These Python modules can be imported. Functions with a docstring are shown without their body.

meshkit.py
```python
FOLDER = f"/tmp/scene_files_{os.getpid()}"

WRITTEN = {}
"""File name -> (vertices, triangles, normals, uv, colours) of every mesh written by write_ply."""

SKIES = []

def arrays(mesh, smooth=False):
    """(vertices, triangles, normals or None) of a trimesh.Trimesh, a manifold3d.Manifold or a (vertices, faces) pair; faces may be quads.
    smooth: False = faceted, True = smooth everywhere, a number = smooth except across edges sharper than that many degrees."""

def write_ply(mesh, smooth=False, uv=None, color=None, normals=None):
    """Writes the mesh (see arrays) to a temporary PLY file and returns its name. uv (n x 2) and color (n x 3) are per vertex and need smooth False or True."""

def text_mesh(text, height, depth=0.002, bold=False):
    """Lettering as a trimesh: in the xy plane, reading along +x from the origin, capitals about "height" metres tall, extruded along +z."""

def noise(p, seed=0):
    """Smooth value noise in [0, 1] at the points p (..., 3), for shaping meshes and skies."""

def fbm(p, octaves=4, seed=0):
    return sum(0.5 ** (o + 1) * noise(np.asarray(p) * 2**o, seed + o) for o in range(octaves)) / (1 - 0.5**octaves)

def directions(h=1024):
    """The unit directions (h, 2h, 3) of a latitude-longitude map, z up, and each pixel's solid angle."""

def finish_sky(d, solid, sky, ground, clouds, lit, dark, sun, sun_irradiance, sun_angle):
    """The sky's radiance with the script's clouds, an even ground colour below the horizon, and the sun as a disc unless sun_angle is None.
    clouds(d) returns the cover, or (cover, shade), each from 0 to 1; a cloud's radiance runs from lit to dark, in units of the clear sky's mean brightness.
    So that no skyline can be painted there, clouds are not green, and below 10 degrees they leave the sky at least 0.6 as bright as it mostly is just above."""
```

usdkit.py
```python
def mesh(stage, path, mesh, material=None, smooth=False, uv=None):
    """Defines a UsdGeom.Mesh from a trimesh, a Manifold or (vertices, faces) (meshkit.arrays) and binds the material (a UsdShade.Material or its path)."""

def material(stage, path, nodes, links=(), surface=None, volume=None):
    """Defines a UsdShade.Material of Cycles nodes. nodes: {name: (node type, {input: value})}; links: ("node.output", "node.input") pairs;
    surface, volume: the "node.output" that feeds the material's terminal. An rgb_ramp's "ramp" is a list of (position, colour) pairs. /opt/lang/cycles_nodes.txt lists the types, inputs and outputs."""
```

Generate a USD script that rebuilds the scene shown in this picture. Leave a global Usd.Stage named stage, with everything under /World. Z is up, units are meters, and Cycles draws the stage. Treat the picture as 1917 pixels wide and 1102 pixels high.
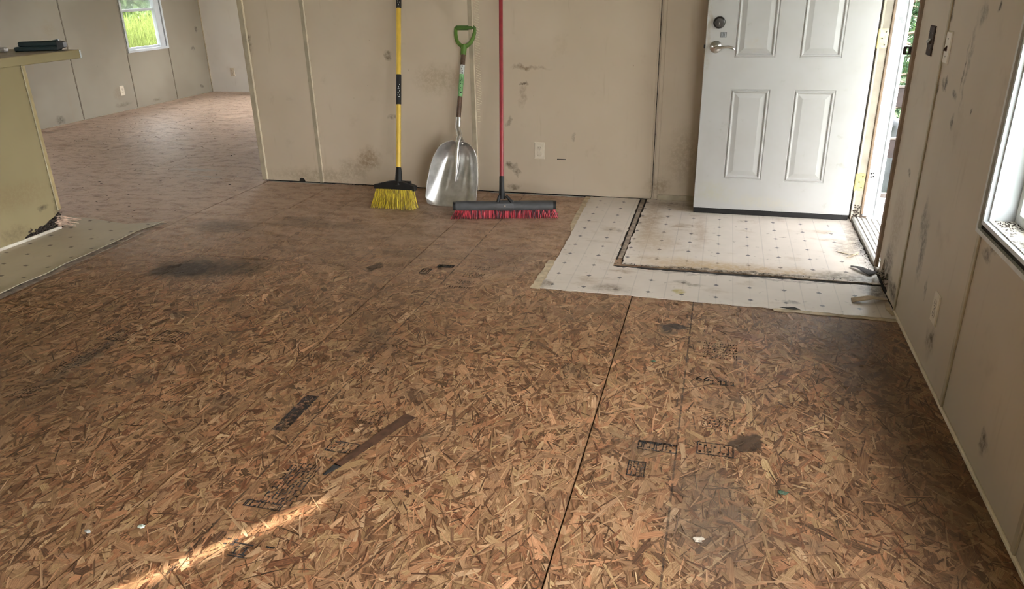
import math, random
import numpy as np, trimesh, manifold3d, usdkit, meshkit
from shapely.geometry import Polygon, box as sbox, Point
from shapely.ops import unary_union
from pxr import Usd, UsdGeom, UsdLux, Gf, Sdf, Vt

random.seed(7)
rng = np.random.default_rng(7)
stage = Usd.Stage.CreateInMemory()
UsdGeom.SetStageUpAxis(stage, 'Z')
UsdGeom.SetStageMetersPerUnit(stage, 1.0)
UsdGeom.Xform.Define(stage, '/World')
UsdGeom.Scope.Define(stage, '/World/Looks')

# ------------------------------------------------------------------ camera
EYE = (0.0, 0.0, 1.40)
R_ = (0.96598868, 0.25789316, -0.01889388)
U_ = (-0.08200026, 0.37480353, 0.92347077)
B_ = (0.24523829, -0.89051301, 0.38320327)
cam = UsdGeom.Camera.Define(stage, '/World/camera')
cam.CreateHorizontalApertureAttr(36.0)
cam.CreateFocalLengthAttr(1415.824 / 1917 * 36.0)
cam.CreateClippingRangeAttr((0.02, 500.0))
EXPOSURE = 1.05
cam.CreateExposureAttr(EXPOSURE)
cam.AddTransformOp().Set(Gf.Matrix4d(*R_, 0, *U_, 0, *B_, 0, *EYE, 1))

# ------------------------------------------------------------------ sky and sun
dome = UsdLux.DomeLight.Define(stage, '/World/sky')
dome.CreateColorAttr(Gf.Vec3f(0.97, 0.98, 1.0))
dome.CreateIntensityAttr(2.6)
SUN_EL = math.radians(26.7)
sd = np.array([0.595 * math.cos(SUN_EL), 0.804 * math.cos(SUN_EL), -math.sin(SUN_EL)])
sun = UsdLux.DistantLight.Define(stage, '/World/sun')
sun.CreateIntensityAttr(3.2)
sun.CreateNormalizeAttr(True)
sun.CreateAngleAttr(0.6)
sun.CreateColorAttr(Gf.Vec3f(1.0, 0.93, 0.82))
zb = -sd
xb = np.cross([0, 0, 1], zb); xb /= np.linalg.norm(xb)
yb = np.cross(zb, xb)
sun.AddTransformOp().Set(Gf.Matrix4d(*xb, 0, *yb, 0, *zb, 0, 0, 0, 0, 1))

# ------------------------------------------------------------------ helpers
_used = {}
def path_for(name, parent=None):
    base = parent.GetPath().pathString if parent is not None else '/World'
    k = (base, name)
    n = _used.get(k, -1) + 1
    _used[k] = n
    return f'{base}/{name}' + (f'_{n:03d}' if n else '')

def tag(p, label=None, cat=None, group=None, kind=None):
    for k, v in (('label', label), ('category', cat), ('group', group), ('kind', kind)):
        if v:
            p.SetCustomDataByKey(k, v)
    return p

_org = {}
def thing(name, label=None, cat=None, loc=(0, 0, 0), group=None, kind=None):
    x = UsdGeom.Xform.Define(stage, path_for(name))
    x.AddTranslateOp().Set(Gf.Vec3d(*map(float, loc)))
    p = x.GetPrim()
    _org[p.GetPath().pathString] = np.array(loc, float)
    return tag(p, label, cat, group, kind)

def origin_of(p):
    top = '/'.join(p.GetPath().pathString.split('/')[:3])
    return _org.get(top, np.zeros(3))

def obj(name, mesh, m, parent=None, smooth=30, label=None, cat=None, group=None, kind=None, uv=None):
    """mesh is in WORLD coordinates; it is stored relative to its thing's base."""
    if isinstance(mesh, list):
        mesh = trimesh.util.concatenate(mesh)
    if hasattr(mesh, 'to_mesh'):
        q = mesh.to_mesh(); mesh = trimesh.Trimesh(q.vert_properties[:, :3], q.tri_verts, process=False)
    mesh = mesh.copy()
    if parent is not None:
        mesh.vertices = mesh.vertices - origin_of(parent)
    u = usdkit.mesh(stage, path_for(name, parent), mesh, m, smooth=smooth, uv=uv)
    return tag(u.GetPrim(), label, cat, group, kind)

def bx(x0, x1, y0, y1, z0, z1, b=0.0):
    x0, x1 = sorted((x0, x1)); y0, y1 = sorted((y0, y1)); z0, z1 = sorted((z0, z1))
    if b <= 0:
        m = trimesh.creation.box([x1 - x0, y1 - y0, z1 - z0])
        m.apply_translation([(x0 + x1) / 2, (y0 + y1) / 2, (z0 + z1) / 2])
        return m
    b = min(b, (x1 - x0) * .45, (y1 - y0) * .45, (z1 - z0) * .45)
    pts = []
    for sx in (0, 1):
        for sy in (0, 1):
            for sz in (0, 1):
                c = np.array([(x0, x1)[sx], (y0, y1)[sy], (z0, z1)[sz]], float)
                d = np.array([1 - 2 * sx, 1 - 2 * sy, 1 - 2 * sz]) * b
                for k in range(3):
                    e = d.copy(); e[k] = 0
                    pts.append(c + e)
    return trimesh.convex.convex_hull(np.array(pts))

def tube(pts, radii, sides=14, cap=True):
    p = np.asarray(pts, float)
    r = np.broadcast_to(np.asarray(radii, float), (len(p),))
    t = np.gradient(p, axis=0); t /= np.linalg.norm(t, axis=1, keepdims=True) + 1e-12
    ref = np.array([0, 1.0, 0]) if abs(t[0][1]) < .8 else np.array([1.0, 0, 0])
    a = np.cross(t, ref); a /= np.linalg.norm(a, axis=1, keepdims=True)
    b = np.cross(t, a)
    an = np.arange(sides) * 2 * np.pi / sides
    v = (p[:, None] + r[:, None, None] * (np.cos(an)[None, :, None] * a[:, None] + np.sin(an)[None, :, None] * b[:, None])).reshape(-1, 3)
    f = []
    for i in range(len(p) - 1):
        for j in range(sides):
            q = [i * sides + j, i * sides + (j + 1) % sides, (i + 1) * sides + (j + 1) % sides, (i + 1) * sides + j]
            f += [[q[0], q[2], q[1]], [q[0], q[3], q[2]]]
    if cap:
        n = len(v); v = np.vstack([v, p[0], p[-1]]); e = (len(p) - 1) * sides
        for j in range(sides):
            f += [[n, j, (j + 1) % sides], [n + 1, e + (j + 1) % sides, e + j]]
    m = trimesh.Trimesh(v, f, process=False); m.fix_normals()
    return m

def lerp(a, b, t): return np.asarray(a, float) * (1 - t) + np.asarray(b, float) * t

def frame(o, a, b, n):
    M = np.eye(4); M[:3, 0], M[:3, 1], M[:3, 2], M[:3, 3] = a, b, n, o
    return M

def put(mesh, M):
    m = mesh.copy(); m.apply_transform(M); return m

def ext(poly, M, d0, d1):
    """extrudes a shapely polygon (local a,b) from depth d0 to d1 along n."""
    out = []
    for g in getattr(poly, 'geoms', [poly]):
        m = trimesh.creation.extrude_polygon(g, d1 - d0, engine='earcut')
        m.apply_translation([0, 0, d0]); m.apply_transform(M); out.append(m)
    return trimesh.util.concatenate(out)

def hull(points): return trimesh.convex.convex_hull(np.asarray(points, float))

def lathe(profile, n=28):
    """profile: (radius, height) pairs, along +z."""
    return trimesh.creation.revolve(np.array(profile, float), sections=n)

# wall bases (local a, b -> world) with n into the room
M_BACK = lambda x, z, y=5.075: frame((x, y, z), (1, 0, 0), (0, 0, 1), (0, -1, 0))
M_RIGHT = lambda y, z, x=0.825: frame((x, y, z), (0, -1, 0), (0, 0, 1), (-1, 0, 0))
M_LEFT = lambda y, z, x=-7.1: frame((x, y, z), (0, 1, 0), (0, 0, 1), (1, 0, 0))

# ------------------------------------------------------------------ materials
LOOK = '/World/Looks/'
class G:
    """a small node-graph builder"""
    def __init__(self): self.n, self.l, self.k = {}, [], 0
    def add(self, kind, ins=None, **links):
        self.k += 1; name = f'n{self.k}'
        self.n[name] = (kind, ins or {})
        for s, src in links.items(): self.l.append((src, f'{name}.{s}'))
        return name
    def pos(self):
        if not hasattr(self, '_p'): self._p = self.add('geometry') + '.position'
        return self._p
    def noise(self, scale, detail=3, rough=.55, vec=None, dist=0.0):
        return self.add('noise_texture', {'scale': scale, 'detail': detail, 'roughness': rough, 'distortion': dist}, vector=vec or self.pos())
    def scaled(self, s, rot=(0, 0, 0), vec=None):
        return self.add('mapping', {'mapping_type': 'point', 'scale': s, 'rotation': rot}, vector=vec or self.pos()) + '.vector'
    def rng(self, src, a, b, c=0.0, d=1.0, kind='smoothstep'):
        return self.add('map_range', {'range_type': kind, 'from_min': a, 'from_max': b, 'to_min': c, 'to_max': d, 'clamp': True}, value=src) + '.result'
    def math(self, op, a, b):
        ins, links = {'math_type': op}, {}
        for k, v in (('value1', a), ('value2', b)):
            if isinstance(v, str): links[k] = v
            else: ins[k] = v
        return self.add('math', ins, **links) + '.value'
    def mix(self, fac, a, b, blend='mix'):
        ins, links = {'blend_type': blend}, {}
        for k, v in (('fac', fac), ('a', a), ('b', b)):
            if isinstance(v, str): links[k] = v
            else: ins[k] = v
        return self.add('mix_color', ins, **links) + '.result'
    def ramp(self, src, stops): return self.add('rgb_ramp', {'ramp': stops}, fac=src) + '.color'
    def stains(self, col, spots, warp=0.05, wscale=14, low=.25):
        nz = self.noise(wscale, 3, .6)
        off = self.add('vector_math', {'math_type': 'multiply_add', 'vector2': (2 * warp,) * 3, 'vector3': (-warp,) * 3}, vector1=nz + '.color') + '.vector'
        p = self.add('vector_math', {'math_type': 'add'}, vector1=self.pos(), vector2=off) + '.vector'
        brk = self.rng(self.noise(wscale * 3.2, 5, .68) + '.fac', .36, .60, low, 1.0)
        for (c, r, color, s, *shp) in spots:
            d = self.add('vector_math', {'math_type': 'subtract', 'vector2': c}, vector1=p) + '.vector'
            d = self.add('vector_math', {'math_type': 'divide', 'vector2': r}, vector1=d) + '.vector'
            d = self.add('vector_math', {'math_type': 'length'}, vector1=d) + '.value'
            col = self.mix(self.math('multiply', self.rng(d, 1.1, .25, 0.0, s), brk) if not shp else self.rng(d, 1.0, shp[0], 0.0, s), col, color)
        return col
    def done(self, name, col=None, rough=.5, bump=None, strength=.3, dist=.002, **pr):
        ins = {'roughness': rough if not isinstance(rough, str) else .5, **pr}
        links = {}
        if isinstance(rough, str): links['roughness'] = rough
        if isinstance(col, str): links['base_color'] = col
        elif col is not None: ins['base_color'] = col
        if bump:
            links['normal'] = self.add('bump', {'strength': strength, 'distance': dist}, height=bump) + '.normal'
        p = self.add('principled_bsdf', ins, **links)
        return usdkit.material(stage, LOOK + name, self.n, self.l, surface=p + '.BSDF')

def simple(name, col, rough=.5, var=.12, scale=12, bump=0.0, **pr):
    g = G(); nz = g.noise(scale, 4)
    c = g.mix(g.rng(nz + '.fac', .3, .7), tuple(x * (1 - var) for x in col), tuple(min(1, x * (1 + var)) for x in col))
    return g.done(name, c, rough, bump=(nz + '.fac') if bump else None, strength=bump or .1, **pr)

def wall_paint(name, c1, c2, spots=(), grime=(.23, .16, .09), gstr=.45, speck=.6, rough=.62, warp=.05):
    g = G()
    big = g.noise(1.3, 3, .5)
    c = g.mix(g.rng(big + '.fac', .35, .65), c1, c2)
    sm = g.noise(5.5, 5, .62)
    c = g.mix(g.rng(sm + '.fac', .58, .85, 0, gstr * .7), c, grime)
    streak = g.noise(6, 4, .6, vec=g.scaled((3.0, 3.0, .35)))
    c = g.mix(g.rng(streak + '.fac', .6, .8, 0, gstr * .55), c, tuple(x * 1.2 for x in grime))
    if spots: c = g.stains(c, spots, warp, 14, .35)
    dots = g.add('voronoi_texture', {'scale': 13.0, 'randomness': 1.0, 'feature': 'f1'}, vector=g.pos())
    sel = g.noise(4.0, 2)
    c = g.mix(g.math('multiply', g.rng(dots + '.distance', .055, .025, 0, speck), g.rng(sel + '.fac', .55, .66)), c, (.05, .035, .02))
    fine = g.noise(60, 3)
    return g.done(name, c, rough, bump=fine + '.fac', strength=.12, dist=.003)

GR = (.17, .10, .045)
def sp(x, y, z, r, col, s):
    r = r if isinstance(r, tuple) else (r, r, r)
    return ((x, y, z), r, col, s)
BACK_SPOTS = [sp(-1.303, 5.07, .861, (.085, 1, .022), GR, .75), sp(-1.2, 5.07, .862, (.12, 1, .016), GR, .35), sp(-1.29, 5.07, .747, (.035, 1, .014), (.07, .04, .02), .85),
    sp(-1.292, 5.07, .67, (.035, 1, .09), GR, .38), sp(-1.39, 5.07, .20, (.055, 1, .03), (.08, .055, .025), .8), sp(-1.345, 5.07, .16, (.022, 1, .045), (.08, .055, .025), .6),
    sp(-2.47, 5.07, .20, (.12, 1, .10), (.20, .12, .05), .7), sp(-2.6, 5.07, .13, (.15, 1, .09), (.2, .13, .06), .4), sp(-3.36, 5.07, 1.02, (.05, 1, .12), (.06, .04, .015), .75),
    sp(-2.255, 5.07, .511, (.05, 1, .025), (.14, .10, .06), .6), sp(-2.26, 5.07, .932, (.04, 1, .035), (.12, .085, .04), .7), sp(-1.40, 5.07, .51, (.02, 1, .05), (.13, .1, .06), .6),
    sp(-1.37, 5.07, .055, (.06, 1, .03), (.1, .065, .03), .7), sp(-1.071, 5.07, .897, .011, (.03, .02, .01), .95), sp(-2.11, 5.07, .826, .012, (.05, .03, .02), .9),
    sp(-.945, 5.07, .415, (.018, 1, .03), (.12, .1, .07), .7), sp(-.2, 5.07, .30, (.14, 1, .25), (.2, .14, .07), .35), sp(-.36, 5.07, .10, (.1, 1, .08), (.2, .13, .06), .5),
    sp(-2.9, 5.07, .06, (.5, 1, .07), (.2, .14, .07), .4), sp(-1.9, 5.07, .78, (.22, 1, .12), (.22, .15, .06), .35)]
m_back = wall_paint('back_wall_paint', (.60, .495, .375), (.54, .44, .325), BACK_SPOTS)
RIGHT_SPOTS = [sp(.82, 3.306, .997, (1, .04, .03), (.03, .024, .018), .9), sp(.82, 3.406, .975, (1, .03, .03), (.05, .035, .02), .9), sp(.82, 3.113, .893, (1, .022, .04), (.04, .03, .025), .85),
    sp(.82, 3.16, .978, (1, .045, .022), (.05, .04, .03), .8), sp(.82, 3.10, 1.09, (1, .014, .10), (.05, .045, .035), .8), sp(.82, 3.06, 1.1, (1, .02, .2), (.12, .11, .09), .5),
    sp(.82, 3.603, .596, (1, .02, .02), (.05, .035, .02), .8), sp(.82, 2.907, .96, .016, (.03, .02, .01), .9), sp(.82, 3.17, .38, (1, .05, .17), (.06, .052, .042), .7),
    sp(.82, 3.23, .48, (1, .05, .12), (.09, .08, .06), .6), sp(.82, 2.837, .155, (1, .035, .03), (.035, .022, .01), .95), sp(.82, 2.84, .13, (1, .08, .07), (.12, .08, .04), .6),
    sp(.82, 2.166, .13, (1, .035, .045), (.05, .03, .015), .85), sp(.82, 2.434, .64, (1, .05, .03), (.04, .03, .02), .85), sp(.82, 2.33, .665, (1, .06, .03), (.04, .03, .02), .85),
    sp(.82, 2.48, .60, (1, .05, .03), (.05, .04, .03), .7), sp(.82, 2.853, 1.30, .016, (.03, .02, .015), .9), sp(.82, 2.997, 1.27, (1, .05, .05), (.12, .11, .09), .6),
    sp(.82, 3.403, 1.262, (1, .03, .04), (.05, .04, .03), .8), sp(.82, 3.68, .12, (1, .12, .13), (.05, .03, .015), .85), sp(.82, 3.50, .07, (1, .16, .05), (.05, .035, .02), .85),
    sp(.82, 3.65, .33, (1, .14, .22), (.24, .15, .07), .45), sp(.82, 3.02, .27, (1, .02, .05), (.05, .04, .03), .7)]
m_right = wall_paint('right_wall_paint', (.57, .49, .385), (.50, .425, .325), RIGHT_SPOTS, speck=.75)
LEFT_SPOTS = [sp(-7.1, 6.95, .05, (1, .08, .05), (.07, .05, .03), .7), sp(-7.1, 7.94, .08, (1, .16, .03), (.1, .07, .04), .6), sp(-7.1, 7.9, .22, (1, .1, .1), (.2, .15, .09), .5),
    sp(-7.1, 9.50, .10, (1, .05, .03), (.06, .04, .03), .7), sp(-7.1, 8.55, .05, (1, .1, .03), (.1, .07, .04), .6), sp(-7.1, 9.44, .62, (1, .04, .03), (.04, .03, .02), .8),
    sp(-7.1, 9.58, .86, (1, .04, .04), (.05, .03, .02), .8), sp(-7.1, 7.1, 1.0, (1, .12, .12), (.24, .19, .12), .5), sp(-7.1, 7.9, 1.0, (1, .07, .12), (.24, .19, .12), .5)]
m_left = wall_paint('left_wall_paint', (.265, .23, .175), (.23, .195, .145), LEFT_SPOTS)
m_plainwall = wall_paint('plain_wall_paint', (.56, .51, .43), (.50, .455, .38), (), gstr=.3)
m_trim = simple('batten_paint', (.78, .69, .54), .5, .12, 9)
m_trimd = simple('batten_paint_dull', (.40, .335, .235), .55, .15, 9)
m_brown = simple('brown_moulding', (.24, .165, .105), .45, .2, 14)
m_ceil = simple('ceiling_paint', (.60, .57, .52), .8)
m_white = simple('white_vinyl_frame', (.47, .49, .51), .35, .04, 8)
m_dirt = simple('dark_dirt', (.045, .032, .023), .95, .5, 40)
m_dark = simple('dark_gap', (.018, .014, .011), .9, .3, 30)
m_black = simple('black_plastic', (.014, .013, .013), .5, .2, 20, specular_ior_level=.3)
m_steel = simple('brushed_nickel', (.55, .52, .48), .28, .1, 30, metallic=1.0)
m_darkmetal = simple('dark_bronze', (.055, .05, .047), .35, .2, 30, metallic=.7)
m_brass = simple('worn_brass', (.62, .50, .22), .38, .2, 40, metallic=.85)
m_ivory = simple('ivory_plate', (.66, .58, .46), .35, .06, 20)
m_ivoryd = simple('ivory_socket', (.60, .52, .41), .35, .06, 20)
m_brownplate = simple('brown_switch_plate', (.050, .030, .023), .65, .3, 40, specular_ior_level=.2)

# glass: mostly clear
def pane_mat():
    g = G(); t = g.add('transparent_bsdf', {'color': (.96, .98, .97)}); gl = g.add('glossy_bsdf', {'roughness': .02, 'color': (1, 1, 1)})
    fa = g.add('layer_weight', {'blend': .5}) + '.facing'
    fr = g.math('add', g.math('multiply', g.math('power', fa, 5.0), .7), .03)
    m = g.add('mix_closure', {}, fac=fr, closure1=t + '.BSDF', closure2=gl + '.BSDF')
    return usdkit.material(stage, LOOK + 'window_glass', g.n, g.l, surface=m + '.closure')
m_glass = pane_mat()

def osb_color(g, col):
    """soiling of the floor: dust, dark patches and stains, plus light and shade painted in"""
    big = g.noise(.9, 4, .6)
    col = g.mix(g.rng(big + '.fac', .45, .72, 0, .45), col, (.085, .052, .030))
    mid = g.noise(3.2, 4, .62)
    col = g.mix(g.rng(mid + '.fac', .54, .72, 0, .5), col, (.11, .072, .045))
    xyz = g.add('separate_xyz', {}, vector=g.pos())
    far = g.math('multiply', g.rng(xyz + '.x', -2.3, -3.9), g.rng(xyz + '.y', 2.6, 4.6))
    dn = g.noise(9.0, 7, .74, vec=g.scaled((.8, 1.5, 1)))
    col = g.mix(g.math('multiply', far, g.rng(dn + '.fac', .36, .60, .15, .97)), col, (.62, .505, .43))  # dust of the left room, made paler to offset its weaker light
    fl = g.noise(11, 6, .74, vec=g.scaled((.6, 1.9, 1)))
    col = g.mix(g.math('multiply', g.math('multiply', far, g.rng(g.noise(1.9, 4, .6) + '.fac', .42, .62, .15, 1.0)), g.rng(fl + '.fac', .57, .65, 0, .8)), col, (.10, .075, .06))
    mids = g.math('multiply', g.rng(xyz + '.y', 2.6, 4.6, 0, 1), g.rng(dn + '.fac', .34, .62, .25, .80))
    col = g.mix(mids, col, (.54, .375, .265))  # paler tan painted in where less light reaches the back boards
    for (c, r, cc, s) in ():
        pass
    DK = (.035, .022, .013)
    spots = [sp(.177, 2.199, 0, (.062, .055, 1), (.050, .027, .014), .92) + (.82,), sp(-2.66, 3.24, 0, (.30, .22, 1), (.045, .027, .016), .95), sp(-2.72, 3.20, 0, (.19, .12, 1), (.040, .024, .014), .7) + (.55,), sp(-2.40, 3.32, 0, (.2, .18, 1), (.05, .035, .025), .65), sp(-.107, 3.06, 0, (.075, .045, 1), (.028, .028, .030), .85) + (.5,),
        sp(-.13, 3.01, 0, (.05, .05, 1), (.05, .045, .04), .6), sp(-1.71, 3.46, 0, (.03, .09, 1), (.05, .03, .017), .8) + (.7,), sp(-1.685, 2.06, 0, (.05, .07, 1), (.07, .03, .02), .6), sp(-2.35, 2.68, 0, (.07, .05, 1), DK, .6),
        sp(-2.218, 2.9, 0, (.07, .05, 1), DK, .6), sp(-2.05, 2.72, 0, (.05, .04, 1), DK, .55), sp(.192, 3.02, 0, (.09, .05, 1), (.16, .07, .06), .5), sp(.068, 1.80, 0, (.16, .33, 1), (.09, .075, .06), .5), sp(-2.377, 4.1, 0, (.5, .10, 1), (.10, .07, .045), .5),
        sp(-1.6, 3.7, 0, (.4, .08, 1), (.10, .07, .045), .4), sp(-1.364, 3.537, 0, (.05, .03, 1), (.03, .03, .03), .7), sp(-1.42, 3.45, 0, (.03, .04, 1), (.03, .03, .03), .6), sp(-2.57, 4.19, 0, (.2, .07, 1), (.03, .025, .02), .4), sp(-4.14, 5.3, 0, (.28, .05, 1), (.5, .46, .42), .6),
        sp(-3.9, 5.1, 0, (.16, .03, 1), (.45, .42, .38), .5), sp(-2.43, 2.2, 0, (.05, .25, 1), (.06, .06, .05), .5), sp(.62, 2.9, 0, (.2, .7, 1), (.075, .042, .022), .6), sp(.70, 2.1, 0, (.18, .6, 1), (.085, .045, .022), .55), sp(-1.05, 3.75, 0, (.28, .35, 1), (.15, .11, .09), .4),  # the long patches beside the right wall paint in light falloff
        sp(-2.95, 3.95, 0, (.30, .16, 1), (.06, .042, .03), .6), sp(-1.75, 4.62, 0, (.5, .12, 1), (.24, .20, .16), .4)]
    col = g.stains(col, spots, .07, 9, .72)
    # printed nailing lines
    for lx, s in ((-1.28, .75), (-.045, .7), (-2.43, .4), (-1.84, .35)):
        d = g.math('absolute', g.math('subtract', xyz + '.x', lx), 0.0)
        br = g.noise(26, 3)
        col = g.mix(g.math('multiply', g.rng(d, .0045, .0018, 0, s), g.rng(br + '.fac', .36, .52)), col, (.03, .022, .018))
    return col

def strand_mat():
    g = G()
    tone = g.add('attribute', {'attribute': 'tone'}) + '.fac'
    uv = g.add('uvmap', {'attribute': 'st'}) + '.UV'
    gr = g.noise(1.0, 4, .65, vec=g.scaled((13, 420, 1), vec=uv))
    t2 = g.math('add', tone, g.rng(gr + '.fac', .28, .72, -.34, .22, 'linear'))
    c = g.ramp(t2, [(0, (.045, .023, .012)), (.18, (.125, .060, .030)), (.36, (.212, .110, .055)), (.58, (.305, .173, .089)), (.8, (.415, .256, .140)), (1, (.54, .365, .215))])
    tint = g.add('attribute', {'attribute': 'tint'}) + '.fac'
    c = g.mix(1.0, c, g.ramp(tint, [(0, (1.10, .86, .78)), (.3, (1.03, .96, .92)), (.6, (1, 1, 1)), (.85, (.98, 1.02, .90)), (1, (1.0, 1.0, 1.05))]), 'multiply')
    c = osb_color(g, c)
    ro = g.rng(gr + '.fac', .3, .7, .42, .62)
    return g.done('osb_strands', c, ro, bump=gr + '.fac', strength=.25, dist=.0015, specular_ior_level=.42)
m_strand = strand_mat()
g = G(); nz = g.noise(30, 4, .6, vec=g.scaled((2, .5, 1)))
m_osb = g.done('osb_core', osb_color(g, g.ramp(nz + '.fac', [(.25, (.06, .028, .013)), (.5, (.19, .09, .04)), (.75, (.34, .18, .085))])), .55)

def ink_mat(name='stamp_ink', top=.9):
    g = G(); nz = g.noise(75, 4, .6); n2 = g.noise(9, 3)
    f = g.math('multiply', g.rng(nz + '.fac', .36, .54, top * .15, top), g.rng(n2 + '.fac', .33, .5, .45, 1))
    t = g.add('transparent_bsdf', {}); d = g.add('diffuse_bsdf', {'color': (.045, .042, .042)})
    m = g.add('mix_closure', {}, fac=f, closure1=t + '.BSDF', closure2=d + '.BSDF')
    return usdkit.material(stage, LOOK + name, g.n, g.l, surface=m + '.closure')
m_ink = ink_mat(); m_ink2 = ink_mat('faded_ink', .55)

def vinyl_mat(name, ox, oy, px, py, base, grime_s, spots, dash=False):
    g = G(); xyz = g.add('separate_xyz', {}, vector=g.pos())
    def cell(src, o, p):
        q = g.math('divide', g.math('subtract', src, o), p)
        q = g.math('subtract', g.math('fraction', g.math('add', g.math('add', q, 100.5), 0.0), 0.0), .5)
        return g.math('absolute', q, 0.0)
    ax, ay = cell(xyz + '.x', ox, px), cell(xyz + '.y', oy, py)
    hx = cell(xyz + '.x', ox + px / 2, px)
    mott = g.noise(9, 4)
    c = g.mix(g.rng(mott + '.fac', .35, .65), tuple(x * .95 for x in base), base)
    line = g.math('maximum', g.rng(hx, .020, .010, 0, .42), g.rng(ax, .014, .008, 0, .25))
    c = g.mix(line, c, (.38, .34, .31))
    c = g.mix(g.rng(ay, .5, .49, 0, .0), c, (.4, .36, .33))
    dia = g.rng(g.math('add', ax, ay), .092, .078) if not dash else g.rng(g.math('maximum', g.math('multiply', ax, .8), ay), .072, .055)
    c = g.mix(dia, c, (.115, .105, .11) if not dash else (.10, .07, .045))
    d1 = g.noise(5, 5, .66, vec=g.scaled((.8, 1.4, 1)))
    c = g.mix(g.rng(d1 + '.fac', .55, .75, 0, grime_s), c, (.30, .185, .085))
    d2 = g.noise(24, 4, .6)
    c = g.mix(g.rng(d2 + '.fac', .63, .75, 0, grime_s * .9), c, (.10, .07, .045))
    c = g.stains(c, spots, .06, 12, .45)
    return g.done(name, c, .34, bump=mott + '.fac', strength=.1, specular_ior_level=.5)
BR = (.23, .13, .055)
VS = [sp(.25, 3.80, 0, (.55, .11, 1), (.40, .25, .10), .75), sp(-.1, 3.83, 0, (.35, .12, 1), (.48, .33, .16), .6), sp(.1, 3.765, 0, (.9, .022, 1), (.04, .028, .018), .85), sp(.83, 4.35, 0, (.10, .55, 1), (.05, .04, .032), .9),
      sp(.72, 4.25, 0, (.08, .2, 1), (.12, .1, .085), .7), sp(.7, 3.80, 0, (.22, .08, 1), (.055, .04, .028), .8), sp(-.36, 4.6, 0, (.08, .5, 1), (.33, .22, .12), .65), sp(-.2, 4.95, 0, (.35, .08, 1), (.2, .14, .09), .6), sp(-.05, 4.4, 0, (.05, .4, 1), (.32, .2, .11), .5),
      sp(.2, 4.87, 0, (.8, .05, 1), (.3, .22, .15), .5), sp(-.3, 4.2, 0, (.15, .3, 1), (.42, .29, .16), .5)]
m_vin_in = vinyl_mat('entry_vinyl', .212, 4.034, .157, .159, (.66, .585, .515), .65, VS)
VB = [sp(-.45, 3.42, 0, (.13, .06, 1), (.17, .12, .075), .75), sp(-.77, 3.42, 0, (.06, .06, 1), (.14, .095, .06), .8), sp(-.08, 3.56, 0, (.1, .025, 1), (.17, .13, .08), .6), sp(-.12, 3.455, 0, (.04, .03, 1), (.38, .3, .07), .8), sp(.4, 3.42, 0, (.05, .02, 1), (.08, .06, .05), .7),
      sp(-.42, 3.66, 0, (.1, .03, 1), BR, .6), sp(.79, 3.64, 0, (.09, .12, 1), (.05, .035, .025), .9), sp(.2, 3.70, 0, (.7, .02, 1), (.1, .07, .05), .6), sp(-.52, 4.35, 0, (.03, .05, 1), (.1, .08, .06), .6)]
m_vin_b = vinyl_mat('entry_vinyl_border', .211, 3.566, .157, .156, (.63, .555, .485), .5, VB)
m_vin_l = vinyl_mat('kitchen_vinyl', -3.607, 3.385, .150, .159, (.45, .38, .27), .3, [sp(-3.4, 3.7, 0, (.05, .3, 1), (.25, .18, .1), .5)], dash=True)
m_vedge = simple('vinyl_backing', (.50, .40, .27), .7, .2, 20)
m_dirt_shade = simple('dirt_and_shade_grey', (.27, .21, .16), .8, .4, 25, bump=.3)

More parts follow.
